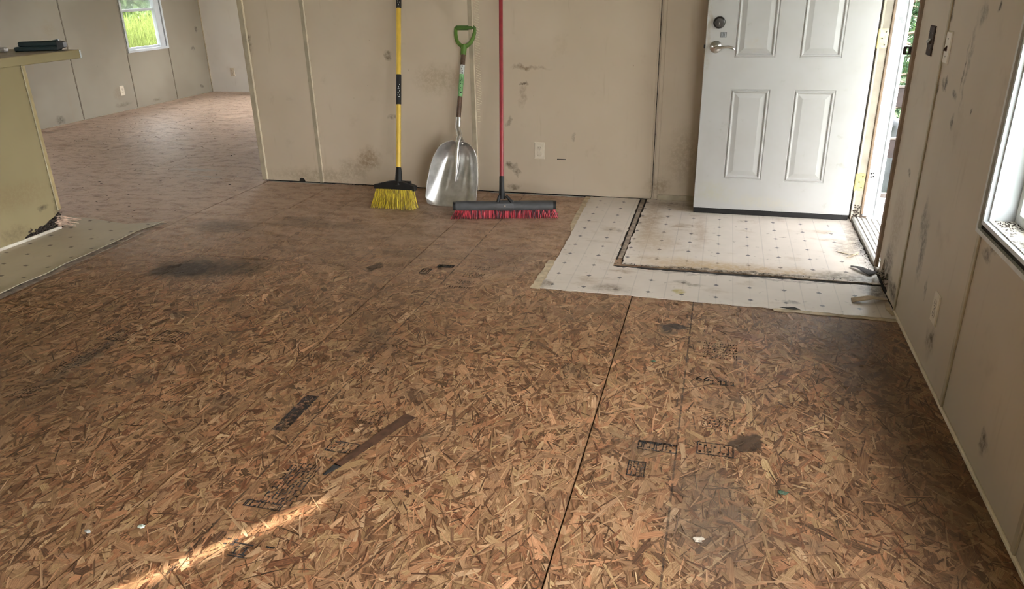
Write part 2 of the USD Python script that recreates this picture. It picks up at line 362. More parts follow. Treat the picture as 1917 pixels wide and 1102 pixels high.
# ================================================================== FLOOR
floor = thing('floor', kind='structure')
obj('subfloor', [bx(-7.2, .93, -1.6, 5.175, -.08, -.021), bx(-7.2, -3.28, 5.175, 9.8, -.08, -.021)], m_dark, floor)
TEMPL = np.array([(-1, -.25), (-.86, -1), (.78, -.92), (1, -.35), (.9, .8), (.15, 1), (-.92, .85)])
def strands(x0, x1, y0, y1, dens, seed, angle=90.0):
    r = np.random.default_rng(seed)
    n = int((x1 - x0) * (y1 - y0) * dens)
    L = np.clip(np.exp(r.normal(math.log(.068), .45, n)), .02, .18)
    w = np.clip(np.exp(r.normal(math.log(.0125), .55, n)), .003, .036)
    sl = r.random(n) < .38
    w[sl] = r.uniform(.002, .006, sl.sum()); L[sl] = r.uniform(.03, .12, sl.sum())
    th = np.radians(angle + np.where(r.random(n) < .6, r.normal(0, 34, n), r.uniform(-90, 90, n)))
    cx, cy = r.uniform(x0, x1, n), r.uniform(y0, y1, n)
    T = TEMPL[None] * (1 + r.normal(0, .13, (n, 7, 2)))
    lu, lv = T[..., 0] * L[:, None] / 2, T[..., 1] * w[:, None] / 2
    bend = r.normal(0, .6, n)
    lv = lv + (bend[:, None] * lu * lu)
    c, s = np.cos(th)[:, None], np.sin(th)[:, None]
    X = np.clip(cx[:, None] + lu * c - lv * s, x0, x1); Y = np.clip(cy[:, None] + lu * s + lv * c, y0, y1)
    tilt = r.normal(0, .0004, n)[:, None] * T[..., 0] + r.normal(0, .00025, n)[:, None] * T[..., 1]
    Z = np.clip(.0012 + r.uniform(0, .0012, n)[:, None] + np.where(sl, .0003, 0)[:, None] + tilt, .0003, .0035)
    V = np.stack([X, Y, Z], -1).reshape(-1, 3)
    F = (np.arange(n)[:, None, None] * 7 + np.array([[0, 1, 2], [0, 2, 3], [0, 3, 4], [0, 4, 5], [0, 5, 6]])[None]).reshape(-1, 3)
    tone = np.clip(r.normal(.55, .145, n), 0, 1)
    tone[sl] = np.where(r.random(sl.sum()) < .62, r.uniform(.10, .40, sl.sum()), r.uniform(.6, .85, sl.sum()))
    red = (r.random(n) < .10) & ~sl; tone[red] = r.uniform(.15, .3, red.sum())
    off = r.uniform(0, 40, (n, 1))
    uv = np.stack([lu + off, lv + off * .37], -1).reshape(-1, 2)
    hue = r.random(n)
    return V, F, np.repeat(tone, 7), uv, np.repeat(hue, 7)
def add_strands(parent, x0, x1, y0, y1, dens, seed, angle=90.0):
    V, F, tone, uv, hue = strands(x0, x1, y0, y1, dens, seed, angle)
    u = usdkit.mesh(stage, path_for('wood_strands', parent), trimesh.Trimesh(V, F, process=False), m_strand, smooth=False, uv=uv)
    UsdGeom.PrimvarsAPI(u).CreatePrimvar('tone', Sdf.ValueTypeNames.FloatArray, 'vertex').Set(Vt.FloatArray.FromNumpy(tone.astype(np.float32)))
    UsdGeom.PrimvarsAPI(u).CreatePrimvar('tint', Sdf.ValueTypeNames.FloatArray, 'vertex').Set(Vt.FloatArray.FromNumpy(hue.astype(np.float32)))
    tag(u.GetPrim(), kind='stuff')
cols = [(-3.33, -2.77, [-1.5, .175, 2.615, 5.055]), (-2.77, -1.55, [-1.5, 1.0, 3.44, 5.12]), (-1.55, -.33, [-1.5, .175, 2.615, 5.055]), (-.33, .83, [-1.5, 1.395, 3.835, 5.12])]
k = 0
stamp_panel = {}
for (x0, x1, ys) in cols:
    for y0, y1 in zip(ys[:-1], ys[1:]):
        k += 1
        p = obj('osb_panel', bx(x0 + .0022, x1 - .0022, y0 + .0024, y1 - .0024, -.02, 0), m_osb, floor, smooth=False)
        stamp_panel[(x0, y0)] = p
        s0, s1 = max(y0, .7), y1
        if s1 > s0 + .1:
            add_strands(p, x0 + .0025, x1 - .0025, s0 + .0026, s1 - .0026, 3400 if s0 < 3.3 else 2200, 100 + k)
for i, x1 in enumerate((-3.335, -4.555, -5.775, -6.995)):
    x0 = max(x1 - 1.22, -7.11)
    ys = [[-1.5, .9, 3.34, 5.78, 8.22, 9.75], [-1.5, 2.1, 4.54, 6.98, 9.42, 9.75], [-1.5, .9, 3.34, 5.78, 8.22, 9.75], [-1.5, 9.75]][i]
    for y0, y1 in zip(ys[:-1], ys[1:]):
        k += 1
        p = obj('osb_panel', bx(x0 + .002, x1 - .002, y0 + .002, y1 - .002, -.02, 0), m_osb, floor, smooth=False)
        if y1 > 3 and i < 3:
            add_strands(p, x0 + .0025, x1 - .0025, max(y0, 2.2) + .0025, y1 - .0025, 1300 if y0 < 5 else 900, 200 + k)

# illegible grade stamps and printed marks, flat print on the boards
def marks(cx, cy, w, h, rows, seed, bold=1.0, box=False, angle=0.0, solid=.0):
    r = np.random.default_rng(seed); out = []
    if solid: out.append(sbox(-w / 2, -h / 2, w / 2, h / 2))
    if box:
        t = .004
        out += [sbox(-w / 2, -h / 2, w / 2, -h / 2 + t), sbox(-w / 2, h / 2 - t, w / 2, h / 2), sbox(-w / 2, -h / 2, -w / 2 + t, h / 2), sbox(w / 2 - t, -h / 2, w / 2, h / 2)]
    rh = h / max(rows, 1)
    for i in range(rows):
        y = -h / 2 + rh * (i + .5); x = -w / 2 + .006
        while x < w / 2 - .01:
            g_ = r.uniform(.35, .6) * rh * bold
            kind = r.integers(0, 4); ww = r.uniform(.005, .011)
            if kind in (0, 1): out.append(sbox(x, y - g_ * .6, x + .0025 * bold, y + g_ * .6))
            if kind in (1, 2): out.append(sbox(x, y + g_ * .35, x + ww, y + g_ * .6))
            if kind in (2, 3): out.append(sbox(x, y - g_ * .6, x + ww, y - g_ * .35))
            if kind == 3: out.append(sbox(x + ww - .0025, y - g_ * .6, x + ww, y + g_ * .6))
            x += ww + r.uniform(.003, .008)
    M = frame((cx, cy, .0037), (math.cos(angle), math.sin(angle), 0), (-math.sin(angle), math.cos(angle), 0), (0, 0, 1))
    return ext(unary_union(out), M, 0, .0002)
def text_at(t, cx, cy, h):
    m = meshkit.text_mesh(t, h, .0002, bold=True); m.apply_translation([cx - m.bounds[:, 0].mean(), cy, .0037]); return m
pA, pB, pC, pD = stamp_panel[(-1.55, .175)], stamp_panel[(-.33, 1.395)], stamp_panel[(-1.55, 2.615)], stamp_panel[(-2.77, 1.0)]
def stamp(p, m, ink=None): obj('grade_stamp', m, ink or m_ink, p, smooth=False)
stamp(pA, [marks(-1.16, 1.66, .115, .20, 9, 1, 1.7), marks(-1.19, 1.545, .12, .03, 1, 2, 1.6, box=True)])
stamp(pA, marks(-1.36, 2.03, .052, .24, 1, 3, box=True, solid=1), m_ink2)
stamp(pA, [marks(-1.10, 1.87, .10, .06, 2, 4, box=True), marks(-1.13, 1.80, .09, .03, 1, 5)])
stamp(pA, marks(-1.08, 2.06, .11, .09, 4, 6))
stamp(pA, [marks(-1.19, 1.385, .045, .03, 1, 7, 1.4), text_at('11', -1.145, 1.345, .03), marks(-1.14, 1.338, .06, .005, 0, 8, solid=1), marks(-1.15, 1.385, .06, .005, 0, 9, solid=1), marks(-1.07, 1.39, .03, .006, 0, 10, solid=1)])
stamp(pB, [marks(-.105, 2.108, .125, .052, 1, 11, 1.2, box=True), marks(-.105, 2.128, .12, .012, 0, 12, solid=1)])
stamp(pB, marks(-.158, 1.975, .055, .08, 3, 13, 1.3, box=True))
stamp(pB, [marks(.075, 2.135, .115, .07, 1, 14, 1.0, box=True)])
stamp(pB, marks(.085, 2.29, .12, .09, 5, 15, 1.0))
stamp(pB, [text_at('66', .022, 2.585, .032), text_at('11', .072, 2.565, .032), text_at('11', .118, 2.568, .030)])
stamp(pB, marks(.085, 2.85, .15, .15, 6, 16, .9))
stamp(pC, [marks(-1.17, 3.28, .12, .02, 1, 17, 1.6), marks(-1.16, 3.35, .10, .05, 2, 18), marks(-1.15, 3.45, .12, .07, 3, 19), marks(-1.14, 3.56, .10, .05, 2, 20)])
stamp(pC, [marks(-1.34, 3.55, .09, .04, 0, 21, solid=1), marks(-1.42, 3.46, .05, .07, 1, 22, box=True)])
stamp(pD, [marks(-2.44, 2.22, .09, .28, 9, 23, 1.0), marks(-2.44, 2.43, .09, .10, 3, 24, box=True), marks(-2.22, 2.47, .12, .10, 3, 25, box=True)])
stamp(pD, marks(-2.43, 1.93, .10, .10, 4, 26))

# ================================================================== WALLS
HZ = 2.30
def rect(a0, a1, b0, b1): return sbox(min(a0, a1), min(b0, b1), max(a0, a1), max(b0, b1))
# ---- back wall (the tools lean on it): x -3.386 .. 0.825, face y = 5.075
wb = thing('wall_back', kind='structure')
MB0 = M_BACK(0, 0)
obj('wall_core', bx(-3.374, .925, 5.085, 5.175, -.03, HZ), m_plainwall, wb)
xs = [-3.36, -2.875, -1.64, -.405, .825]
notch = Point(-3.046, .010).buffer(.026)
for i in range(4):
    P = rect(xs[i] + .0015, xs[i + 1] - .0015, .010, HZ)
    if i == 0: P = P.difference(notch)
    obj('wall_panel', ext(P, MB0, -.011, 0), m_back, wb, smooth=False)
obj('shadow_gap', bx(-3.36, .825, 5.079, 5.083, 0, .05), m_dark, wb)
def batten(x, w, z0=.008, m=m_trimd, proud=.006):
    pts = [(x - w / 2, 0), (x - w / 2 + .003, proud), (x + w / 2 - .003, proud), (x + w / 2, 0)]
    return ext(Polygon([(a, b) for a, b in pts]), frame((0, 5.075, z0), (1, 0, 0), (0, -1, 0), (0, 0, 1)), 0, HZ - z0)
for x in (-2.878, -1.645):
    obj('batten', batten(x, .034), m_trimd, wb, smooth=False)
    obj('batten_edge', bx(x + .0135, x + .0195, 5.066, 5.0745, .012, HZ), m_trim, wb, smooth=False, label='pale raised edge of the batten')
obj('batten', batten(-.405, .014, .02, m_back, .004), m_back, wb, smooth=False)
obj('panel_seam', bx(-.3985, -.3955, 5.068, 5.0748, .02, HZ), m_dark, wb)
obj('batten', batten(-.375, .026, .02, m_back, .003), m_back, wb, smooth=False)
# end trim at the free corner
obj('corner_trim', [bx(-3.386, -3.345, 5.066, 5.078, .012, HZ, .002), bx(-3.386, -3.372, 5.07, 5.18, .012, HZ, .002)], m_trimd, wb, smooth=False)
obj('corner_trim_edge', bx(-3.346, -3.339, 5.064, 5.0745, .012, HZ), m_trim, wb, smooth=False, label='pale edge line of the corner trim')
# the row of slanting glue ridges right of the middle batten
rid = []
z = .50
while z < HZ:
    L = .030 + .006 * random.random() - (.014 if z < .62 else 0)
    rid.append(tube([(-1.618, 5.073, z), (-1.618 + L, 5.073, z + .016 - L * .9)], .0022, 5)); z += .0165
obj('glue_ridges', rid, m_trim, wb, kind='stuff')
obj('trim_strip', bx(-.36, .825, 5.062, 5.0745, .006, .045, .003), m_trimd, wb, label='low baseboard strip behind the door')

# ---- far wall of the back room, left wall with window
wf = thing('wall_far', kind='structure')
m_farwall = wall_paint('far_wall_paint', (.74, .71, .66), (.68, .65, .60), (), gstr=.2)
MFar = frame((0, 9.72, 0), (1, 0, 0), (0, 0, 1), (0, -1, 0))
obj('wall_panel', ext(rect(-7.2, -3.27, 0, HZ).difference(rect(-5.9, -4.9, .9, 1.9)), MFar, -.08, 0), m_farwall, wf, smooth=False)
ws = thing('wall_side', kind='structure')
obj('wall_panel', ext(rect(5.175, 9.80, 0, HZ).difference(rect(8.2, 9.65, .1, 2.1)), frame((-3.37, 0, 0), (0, 1, 0), (0, 0, 1), (1, 0, 0)), 0, .09), m_plainwall, ws, smooth=False)
obj('corner_bead', bx(-7.1, -7.088, 9.708, 9.72, 0, HZ), m_trimd, wf)
m_seam = simple('seam_strip_dark', (.13, .10, .065), .6)
wl = thing('wall_left', kind='structure')
ML0 = M_LEFT(0, 0)
win_l = rect(8.205, 8.935, .675, 1.98)
lw2 = unary_union([rect(1.2, 3.0, .8, 1.95), rect(5.0, 5.7, .8, 1.9)])
ysl = [-1.5, .0, 1.18, 2.40, 3.62, 4.84, 6.06, 7.285, 8.175, 8.945, 9.72]
for a, b in zip(ysl[:-1], ysl[1:]):
    P = rect(a + .002, b - .002, .006, HZ).difference(win_l).difference(lw2)
    if P.is_empty: continue
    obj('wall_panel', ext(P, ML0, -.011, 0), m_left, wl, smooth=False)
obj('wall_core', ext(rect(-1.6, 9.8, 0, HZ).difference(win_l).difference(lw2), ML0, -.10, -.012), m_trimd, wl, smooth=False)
for y, z1 in ((7.285, HZ), (8.175, .67), (8.945, .67)):
    obj('batten', bx(-7.1, -7.097, y - .007, y + .007, .01, z1), m_seam, wl)

# ---- right wall: panels in (y, z), openings for door_1 and window_1
wr = thing('wall_right', kind='structure')
DOOR = (3.905, 4.82)
WIN = (1.62, 2.53)
MRy = frame((.825, 0, 0), (0, 1, 0), (0, 0, 1), (1, 0, 0))     # a=y b=z, n outward (+x)
opens = unary_union([rect(*DOOR, -.1, 2.04), rect(*WIN, .69, 1.95), rect(-1.38, 1.1, .05, 2.08)])
rp = [-1.5, .6, 1.815, 2.565, 3.41, 3.905, 4.82, 5.075, 5.18]
for a, b in zip(rp[:-1], rp[1:]):
    P = rect(a + .0015, b - .0015, .008, HZ).difference(opens)
    if a == 1.815: P = rect(1.8165, 3.4085, .008, HZ).difference(opens)
    if a == 2.565: continue
    if a == 3.41: P = P.difference(Polygon([(3.62, 0), (3.60, .05), (3.66, .10), (3.70, .055), (3.76, .14), (3.80, .05), (3.85, .10), (3.92, .12), (3.95, 0)]))
    if not P.is_empty: obj('wall_panel', ext(P, MRy, 0, .011), m_right, wr, smooth=False)
obj('wall_core', ext(rect(-1.6, 5.2, -.03, HZ).difference(opens).difference(rect(3.87, 4.88, -.1, 2.06)), MRy, .012, .10), m_dirt_shade, wr, smooth=False)
def rbatten(y, z0, z1, w=.022, m=m_trimd): return bx(.818, .8255, y - w / 2, y + w / 2, z0, z1, .002)
obj('batten', rbatten(3.41, .012, HZ), m_trimd, wr, smooth=False)
obj('batten', rbatten(2.565, .012, .655, .024), m_trimd, wr, smooth=False)
obj('batten', rbatten(1.815, .012, .66, .024), m_trimd, wr, smooth=False)
obj('floor_edge_strip', bx(.817, .825, -1.5, 3.40, .004, .018, .002), m_trim, wr, label='thin pale edge strip along the floor')
obj('shadow_gap', bx(.8235, .835, -1.5, 3.85, 0, .010), m_dark, wr)
# half-round brown moulding on the near edge of the doorway
prof = [(.0, 0), (.006, .012), (.018, .017), (.030, .012), (.036, 0)]
cas = ext(Polygon(prof), frame((.825, 3.871, .05), (0, 1, 0), (-1, 0, 0), (0, 0, 1)), 0, 2.0)
cas.fix_normals()
obj('door_moulding', cas, m_brown, wr, label='rounded brown moulding beside the doorway')
# rotten corner: lumps of dark debris at the foot of the doorway edge
def lumps(cx, cy, cz, rx, ry, rz, n, seed, s=.012):
    r = np.random.default_rng(seed); out = []
    for _ in range(n):
        m = trimesh.creation.icosphere(1, 1.0)
        m.vertices *= (1 + r.normal(0, .22, (len(m.vertices), 1)))
        m.apply_scale([s * r.uniform(.4, 1.5), s * r.uniform(.4, 1.5), s * r.uniform(.3, .8)])
        m.apply_translation([cx + r.uniform(-rx, rx), cy + r.uniform(-ry, ry), cz + r.uniform(0, rz)]); out.append(m)
    return out
obj('rotten_debris', lumps(.842, 3.77, .005, .010, .10, .07, 130, 5, .0045), m_dirt, wr, kind='stuff')

# ---- wall behind the camera, with a curtained window added to shape the sun strip
wfr = thing('wall_front', kind='structure')
FO = rect(-4.0, -2.7, .35, 2.0)
MF = frame((0, -1.5, 0), (1, 0, 0), (0, 0, 1), (0, -1, 0))
obj('wall_core', ext(rect(-7.2, .93, 0, HZ).difference(FO), MF, 0, .1), m_plainwall, wfr, smooth=False)
obj('ceiling', ext(Polygon([(-7.25, -1.65), (.98, -1.65), (.98, 5.2), (-3.22, 5.2), (-3.22, 9.85), (-7.25, 9.85)]), frame((0, 0, HZ), (1, 0, 0), (0, 1, 0), (0, 0, 1)), 0, .08), m_ceil, None, smooth=False, kind='structure')

def added_curtain(name, x0, x1, z0, z1, y, label):
    n = 90; u = np.linspace(0, 1, n); xx = x0 + (x1 - x0) * u; yy = y + .018 * np.sin(u * (x1 - x0) * 52) + .006 * np.sin(u * 37)
    v = np.concatenate([np.stack([xx, yy, np.full(n, z0)], 1), np.stack([xx, yy, np.full(n, z1)], 1)])
    f = [[i, i + 1, n + i + 1] for i in range(n - 1)] + [[i, n + i + 1, n + i] for i in range(n - 1)]
    m = trimesh.Trimesh(v, f, process=False)
    back = m.copy(); back.vertices = back.vertices + [0, -.0015, 0]; back.invert()
    t = thing(name, label, 'added_curtain', ((x0 + x1) / 2, y, z0))
    obj('cloth', [m, back], m_curt, t, smooth=True)
    obj('rod', tube([(x0 - .02, y, z1), (x1 + .02, y, z1)], .008, 8), m_white, t)
g = G(); d_ = g.add('diffuse_bsdf', {'color': (.62, .56, .46)}); t_ = g.add('translucent_bsdf', {'color': (.20, .175, .135)}); mx = g.add('mix_closure', {'fac': .6}, closure1=d_ + '.BSDF', closure2=t_ + '.BSDF')
m_curt = usdkit.material(stage, LOOK + 'curtain_cloth', g.n, g.l, surface=mx + '.closure')
GX = -3.295
CLS = ['beige curtain left of the unseen gap added for the sun strip', 'beige curtain right of the unseen gap added for the sun strip']
for a, b in ((-4.1, GX - .024), (GX + .024, -2.6)):
    added_curtain('added_curtain', a, b, .25, 2.05, -1.46, CLS.pop(0))  # unseen cloth, added so the gap shapes the sun strip

# ================================================================== WINDOWS
w1 = thing('window_1', kind='structure')
def ring(a0, a1, b0, b1, t): return rect(a0, a1, b0, b1).difference(rect(a0 + t, a1 - t, b0 + t, b1 - t))
y0, y1 = WIN
m_wtrim = simple('window_trim_grey', (.60, .60, .58), .45, .1, 14)
def sill_mat():
    g = G(); n1 = g.noise(60, 4, .62); n2 = g.noise(7, 3)
    c = g.mix(g.math('multiply', g.rng(n1 + '.fac', .50, .60), g.rng(n2 + '.fac', .36, .56)), (.66, .62, .55), (.07, .055, .04))
    return g.done('dirty_sill', c, .5)
m_sill = sill_mat()
obj('outer_trim', ext(ring(y0 - .045, y1 + .045, .645, 1.995, .014), MRy, -.016, 0), m_wtrim, w1, smooth=False)
obj('trim_groove', ext(ring(y0 - .031, y1 + .031, .659, 1.981, .020), MRy, -.005, 0), m_dark, w1, smooth=False)
obj('inner_trim', ext(ring(y0 - .012, y1 + .012, .678, 1.962, .013), MRy, -.014, .002), m_white, w1, smooth=False)
obj('jamb', ext(ring(y0 - .004, y1 + .004, .682, 1.958, .012).difference(rect(y0 + .008, y1 - .008, .6, .695)), MRy, .0, .10), m_white, w1, smooth=False)
obj('sill', bx(.825, .925, y0 + .008, y1 - .008, .682, .6945), m_sill, w1, label='window sill littered with dark dirt')
obj('sash', ext(ring(y0 + .009, y1 - .009, .696, 1.945, .028), MRy, .068, .092), m_wtrim, w1, smooth=False)
obj('sash_rail', ext(rect(y0 + .03, y1 - .03, 1.30, 1.335), MRy, .070, .090), m_wtrim, w1, smooth=False)
obj('pane', ext(rect(y0 + .036, y1 - .036, .72, 1.92), MRy, .079, .082), m_glass, w1, smooth=False)
obj('sill_dirt', lumps(.866, 2.46, .695, .03, .05, .002, 80, 8, .0018) + lumps(.86, 2.15, .695, .03, .25, .001, 40, 9, .0025), m_dirt, w1, kind='stuff')

w2 = thing('window_2', kind='structure')
a0, a1 = 8.205, 8.935
obj('frame', ext(ring(a0 - .012, a1 + .012, .662, 1.992, .03), ML0, -.02, .012), m_white, w2, smooth=False)
obj('jamb', ext(ring(a0, a1, .675, 1.98, .016), ML0, -.10, -.02), m_white, w2, smooth=False)
obj('lower_sash', ext(ring(a0 + .016, a1 - .016, .69, 1.16, .028), ML0, -.06, -.035), m_white, w2, smooth=False)
obj('upper_sash', ext(ring(a0 + .016, a1 - .016, 1.135, 1.965, .028), ML0, -.088, -.063), m_white, w2, smooth=False)
obj('side_track', bx(-7.16, -7.105, a1 - .115, a1 - .018, .69, 1.96, .004), m_white, w2)
obj('pane', ext(rect(a0 + .04, a1 - .04, .715, 1.14), ML0, -.05, -.047), m_glass, w2, smooth=False)
obj('pane', ext(rect(a0 + .04, a1 - .04, 1.16, 1.94), ML0, -.078, -.075), m_glass, w2, smooth=False)

g = G(); t_ = g.add('transparent_bsdf', {}); d_ = g.add('diffuse_bsdf', {'color': (.35, .36, .36)}); mx = g.add('mix_closure', {'fac': .3}, closure1=t_ + '.BSDF', closure2=d_ + '.BSDF')
m_screen = usdkit.material(stage, LOOK + 'insect_screen', g.n, g.l, surface=mx + '.closure')
obj('insect_screen', ext(rect(a0 + .03, a1 - .03, 1.15, 1.96), ML0, -.096, -.0955), m_screen, w2, smooth=False)
# ================================================================== DOORWAY AND DOOR
d1 = thing('door_1', kind='structure')
def door_paint():
    g = G(); n1 = g.noise(4, 4, .6); n2 = g.noise(16, 4, .62)
    c = g.mix(g.rng(n1 + '.fac', .4, .7, 0, .5), (.45, .445, .43), (.41, .395, .365))
    c = g.mix(g.rng(n2 + '.fac', .62, .78, 0, .5), c, (.33, .31, .25))
    c = g.stains(c, [sp(.0, 4.8, .15, (.14, 1, .09), (.46, .44, .30), .45), sp(-.1, 4.8, 1.1, (.02, 1, .3), (.35, .3, .22), .6), sp(.17, 4.8, 1.03, (.06, 1, .05), (.45, .40, .32), .5), sp(.3, 4.8, .1, (.3, 1, .04), (.5, .47, .36), .4)], .05, 10)
    return g.done('door_paint', c, .38, bump=n2 + '.fac', strength=.06)
m_door = door_paint()
DY = 4.80      # face towards the camera
DX0, DX1, DZ0, DZ1 = -.112, .806, .045, 2.05
MD = frame((0, DY, 0), (1, 0, 0), (0, 0, 1), (0, -1, 0))
pan = [(.055, .278, .238, .780), (.412, .640, .234, .780), (.055, .285, .958, 1.60), (.414, .644, .958, 1.60), (.055, .285, 1.70, 1.93), (.414, .644, 1.70, 1.93)]
face = rect(DX0, DX1, DZ0, DZ1)
for p in pan: face = face.difference(rect(*p))
obj('slab', ext(face, MD, -.044, 0), m_door, d1, smooth=False)
for (pa, pb, pc, pd) in pan:
    steps = [(0, 0), (.004, -.0045), (.008, -.0045), (.012, .003), (.016, .003), (.022, -.006), (.026, -.007), (.048, -.0015), (.052, -.0005)]
    V, F = [], []
    for (i, d) in steps:
        V += [(pa + i, pc + i, d), (pb - i, pc + i, d), (pb - i, pd - i, d), (pa + i, pd - i, d)]
    for s in range(len(steps) - 1):
        for c in range(4):
            q = [s * 4 + c, s * 4 + (c + 1) % 4, s * 4 + 4 + (c + 1) % 4, s * 4 + 4 + c]
            F += [[q[0], q[1], q[2]], [q[0], q[2], q[3]]]
    e = (len(steps) - 1) * 4
    F += [[e, e + 1, e + 2], [e, e + 2, e + 3]]
    m = trimesh.Trimesh(V, F, process=False); m.apply_transform(MD)
    back = put(trimesh.creation.box([pb - pa, pd - pc, .03]), MD @ trimesh.transformations.translation_matrix([(pa + pb) / 2, (pc + pd) / 2, -.028]))
    obj('door_panel', [m, back], m_door, d1, smooth=False)
obj('door_sweep', bx(DX0 + .002, DX1, DY + .001, DY + .043, .010, DZ0 + .002, .004), m_black, d1, label='black rubber door sweep')
obj('hinge_edge', bx(DX1, DX1 + .004, DY, DY + .044, DZ0, DZ1), m_white, d1)
# deadbolt, lever, sticker
db = put(lathe([(0, .0), (.034, 0), (.034, .006), (.031, .012), (.025, .016), (.024, .020), (.0, .021)]), MD @ trimesh.transformations.translation_matrix([-.043, 1.153, 0]))
dbp = obj('deadbolt', db, m_darkmetal, d1, label='dark round deadbolt')
obj('keyhole', put(trimesh.creation.box([.003, .010, .002]), MD @ trimesh.transformations.translation_matrix([-.043, 1.148, .0215])), m_steel, dbp)
rose = put(lathe([(0, 0), (.035, 0), (.035, .005), (.033, .011), (.026, .019), (.018, .024), (.013, .028), (.012, .052), (0, .054)]), MD @ trimesh.transformations.translation_matrix([-.052, 1.018, 0]))
lv = obj('door_lever', rose, m_steel, d1, label='brushed nickel lever handle')
obj('lever_arm', put(tube([(-.052, 1.018, .05), (-.03, 1.018, .056), (-.005, 1.021, .057), (.022, 1.022, .056), (.042, 1.016, .054), (.054, 1.008, .052)], [.010, .009, .008, .008, .0075, .005], 10), MD), m_steel, lv)
obj('keyhole', put(trimesh.creation.box([.003, .009, .002]), MD @ trimesh.transformations.translation_matrix([-.056, 1.018, .0545])), m_dark, lv)
st = obj('sticker', put(trimesh.creation.box([.034, .030, .001]), MD @ trimesh.transformations.translation_matrix([-.014, 1.085, .0006])), simple('sticker_grey', (.10, .11, .11), .5), d1, label='small dark striped sticker')
for x, w in ((-.026, .0012), (-.021, .0015), (-.016, .0012), (-.011, .003), (-.006, .0012), (-.003, .003)): obj('stripe', put(trimesh.creation.box([w, .028, .0006]), MD @ trimesh.transformations.translation_matrix([x, 1.085, .0014])), m_white, st)
obj('latch_bolt', bx(DX0 - .009, DX0, DY + .014, DY + .03, 1.008, 1.03, .003), m_darkmetal, d1)
# far jamb (faces the camera), weatherstrip, near jamb, head
jm = simple('jamb_cream', (.36, .315, .245), .5, .15, 10)
obj('jamb', bx(.827, .876, 4.824, 4.90, .012, 2.04, .002), jm, d1, label='cream far jamb carrying the hinges')
obj('jamb', bx(.838, .925, 3.86, 3.905, .02, 2.04, .002), jm, d1)
obj('jamb', bx(.827, .925, 3.905, 4.824, 2.015, 2.05), jm, d1)
obj('weatherstrip', bx(.876, .889, 4.813, 4.83, .05, 2.03, .003), m_brown, d1)
obj('jamb_rot', lumps(.852, 4.819, .02, .02, .003, .09, 60, 15, .004), m_dirt, d1, kind='stuff')
for z in (1.063, .247, 1.82):
    hg = obj('hinge', ext(rect(-.022, .022, -.052, .052).buffer(-.009).buffer(.009), frame((.850, 4.8235, z), (1, 0, 0), (0, 0, 1), (0, -1, 0)), 0, .0025), m_brass, d1, smooth=False, label='brass hinge')
    obj('hinge_barrel', tube([(.822, 4.812, z - .052), (.822, 4.812, z + .052)], .0065, 10), m_brass, hg)
    for a, b in ((.008, .034), (-.008, .0), (.008, -.034)): obj('hinge_screw', put(trimesh.creation.cylinder(.0045, .002, sections=10), frame((.850 + a, 4.8205, z + b), (1, 0, 0), (0, 0, 1), (0, -1, 0))), m_darkmetal, hg)
# white storm-door frame outside the jamb
sf = thing('storm_door_frame', 'white storm door frame with four screw holes outside the cream jamb', 'door frame', (.93, 4.82, -.0))
def frame_paint():
    g = G(); n1 = g.noise(30, 3); n2 = g.noise(3.5, 2)
    c = g.mix(g.math('multiply', g.rng(n1 + '.fac', .56, .64, 0, .6), g.rng(n2 + '.fac', .45, .62)), (.44, .455, .48), (.2, .2, .2))
    return g.done('storm_frame_paint', c, .35)
m_sf = frame_paint()
obj('jamb', bx(.889, .952, 4.826, 4.90, .037, 2.08, .003), m_sf, sf)
obj('outer_lip', bx(.950, .972, 4.820, 4.90, .037, 2.08, .004), m_white, sf)
obj('jamb', bx(.889, .97, 3.80, 3.903, .037, 2.08, .003), m_white, sf)
obj('head', bx(.889, .97, 3.905, 4.826, 2.03, 2.10), m_white, sf)
for a, b in ((.902, .30), (.915, .303), (.904, .28), (.917, .283)):
    obj('screw_hole', put(trimesh.creation.cylinder(.0045, .003, sections=10), frame((a, 4.8255, b), (1, 0, 0), (0, 0, 1), (0, -1, 0))), m_dark, sf)
# threshold
th = thing('threshold', 'ridged grey threshold across the doorway floor', 'threshold', (.94, 4.36, 0))
m_th = simple('threshold_grey', (.56, .54, .51), .45, .12, 14)
obj('ramp', ext(Polygon([(.832, .0), (.832, .024), (.842, .030), (1.03, .014), (1.03, -.10), (.93, -.10), (.93, 0)]), frame((0, 3.905, 0), (1, 0, 0), (0, 0, 1), (0, 1, 0)), 0, .915), m_th, th, smooth=False)
for i, x in enumerate((.858, .885, .912, .940, .972, 1.004)):
    zz = .030 - (x - .842) * .085
    obj('ridge', bx(x, x + .012, 3.908, 4.818, zz - .004, zz + .005, .002), m_th, th, smooth=False)
# strike plate on the near jamb: black lip standing out into the opening
sk = thing('strike_plate', 'black metal strike plate standing out from the near door jamb', 'strike plate', (.90, 3.95, 1.06))
def strike():
    M = frame((.79, 3.96, 1.0705), (1, 0, 0), (0, 0, 1), (0, -1, 0))
    P = rect(-.002, .085, -.0175, .0175).buffer(-.005).buffer(.005).difference(rect(.012, .020, -.011, .012))
    return [ext(P, M, 0, .0025), bx(.852, .893, 3.903, 3.958, 1.055, 1.086, .002)]
obj('plate', strike(), m_darkmetal, sk, smooth=False)

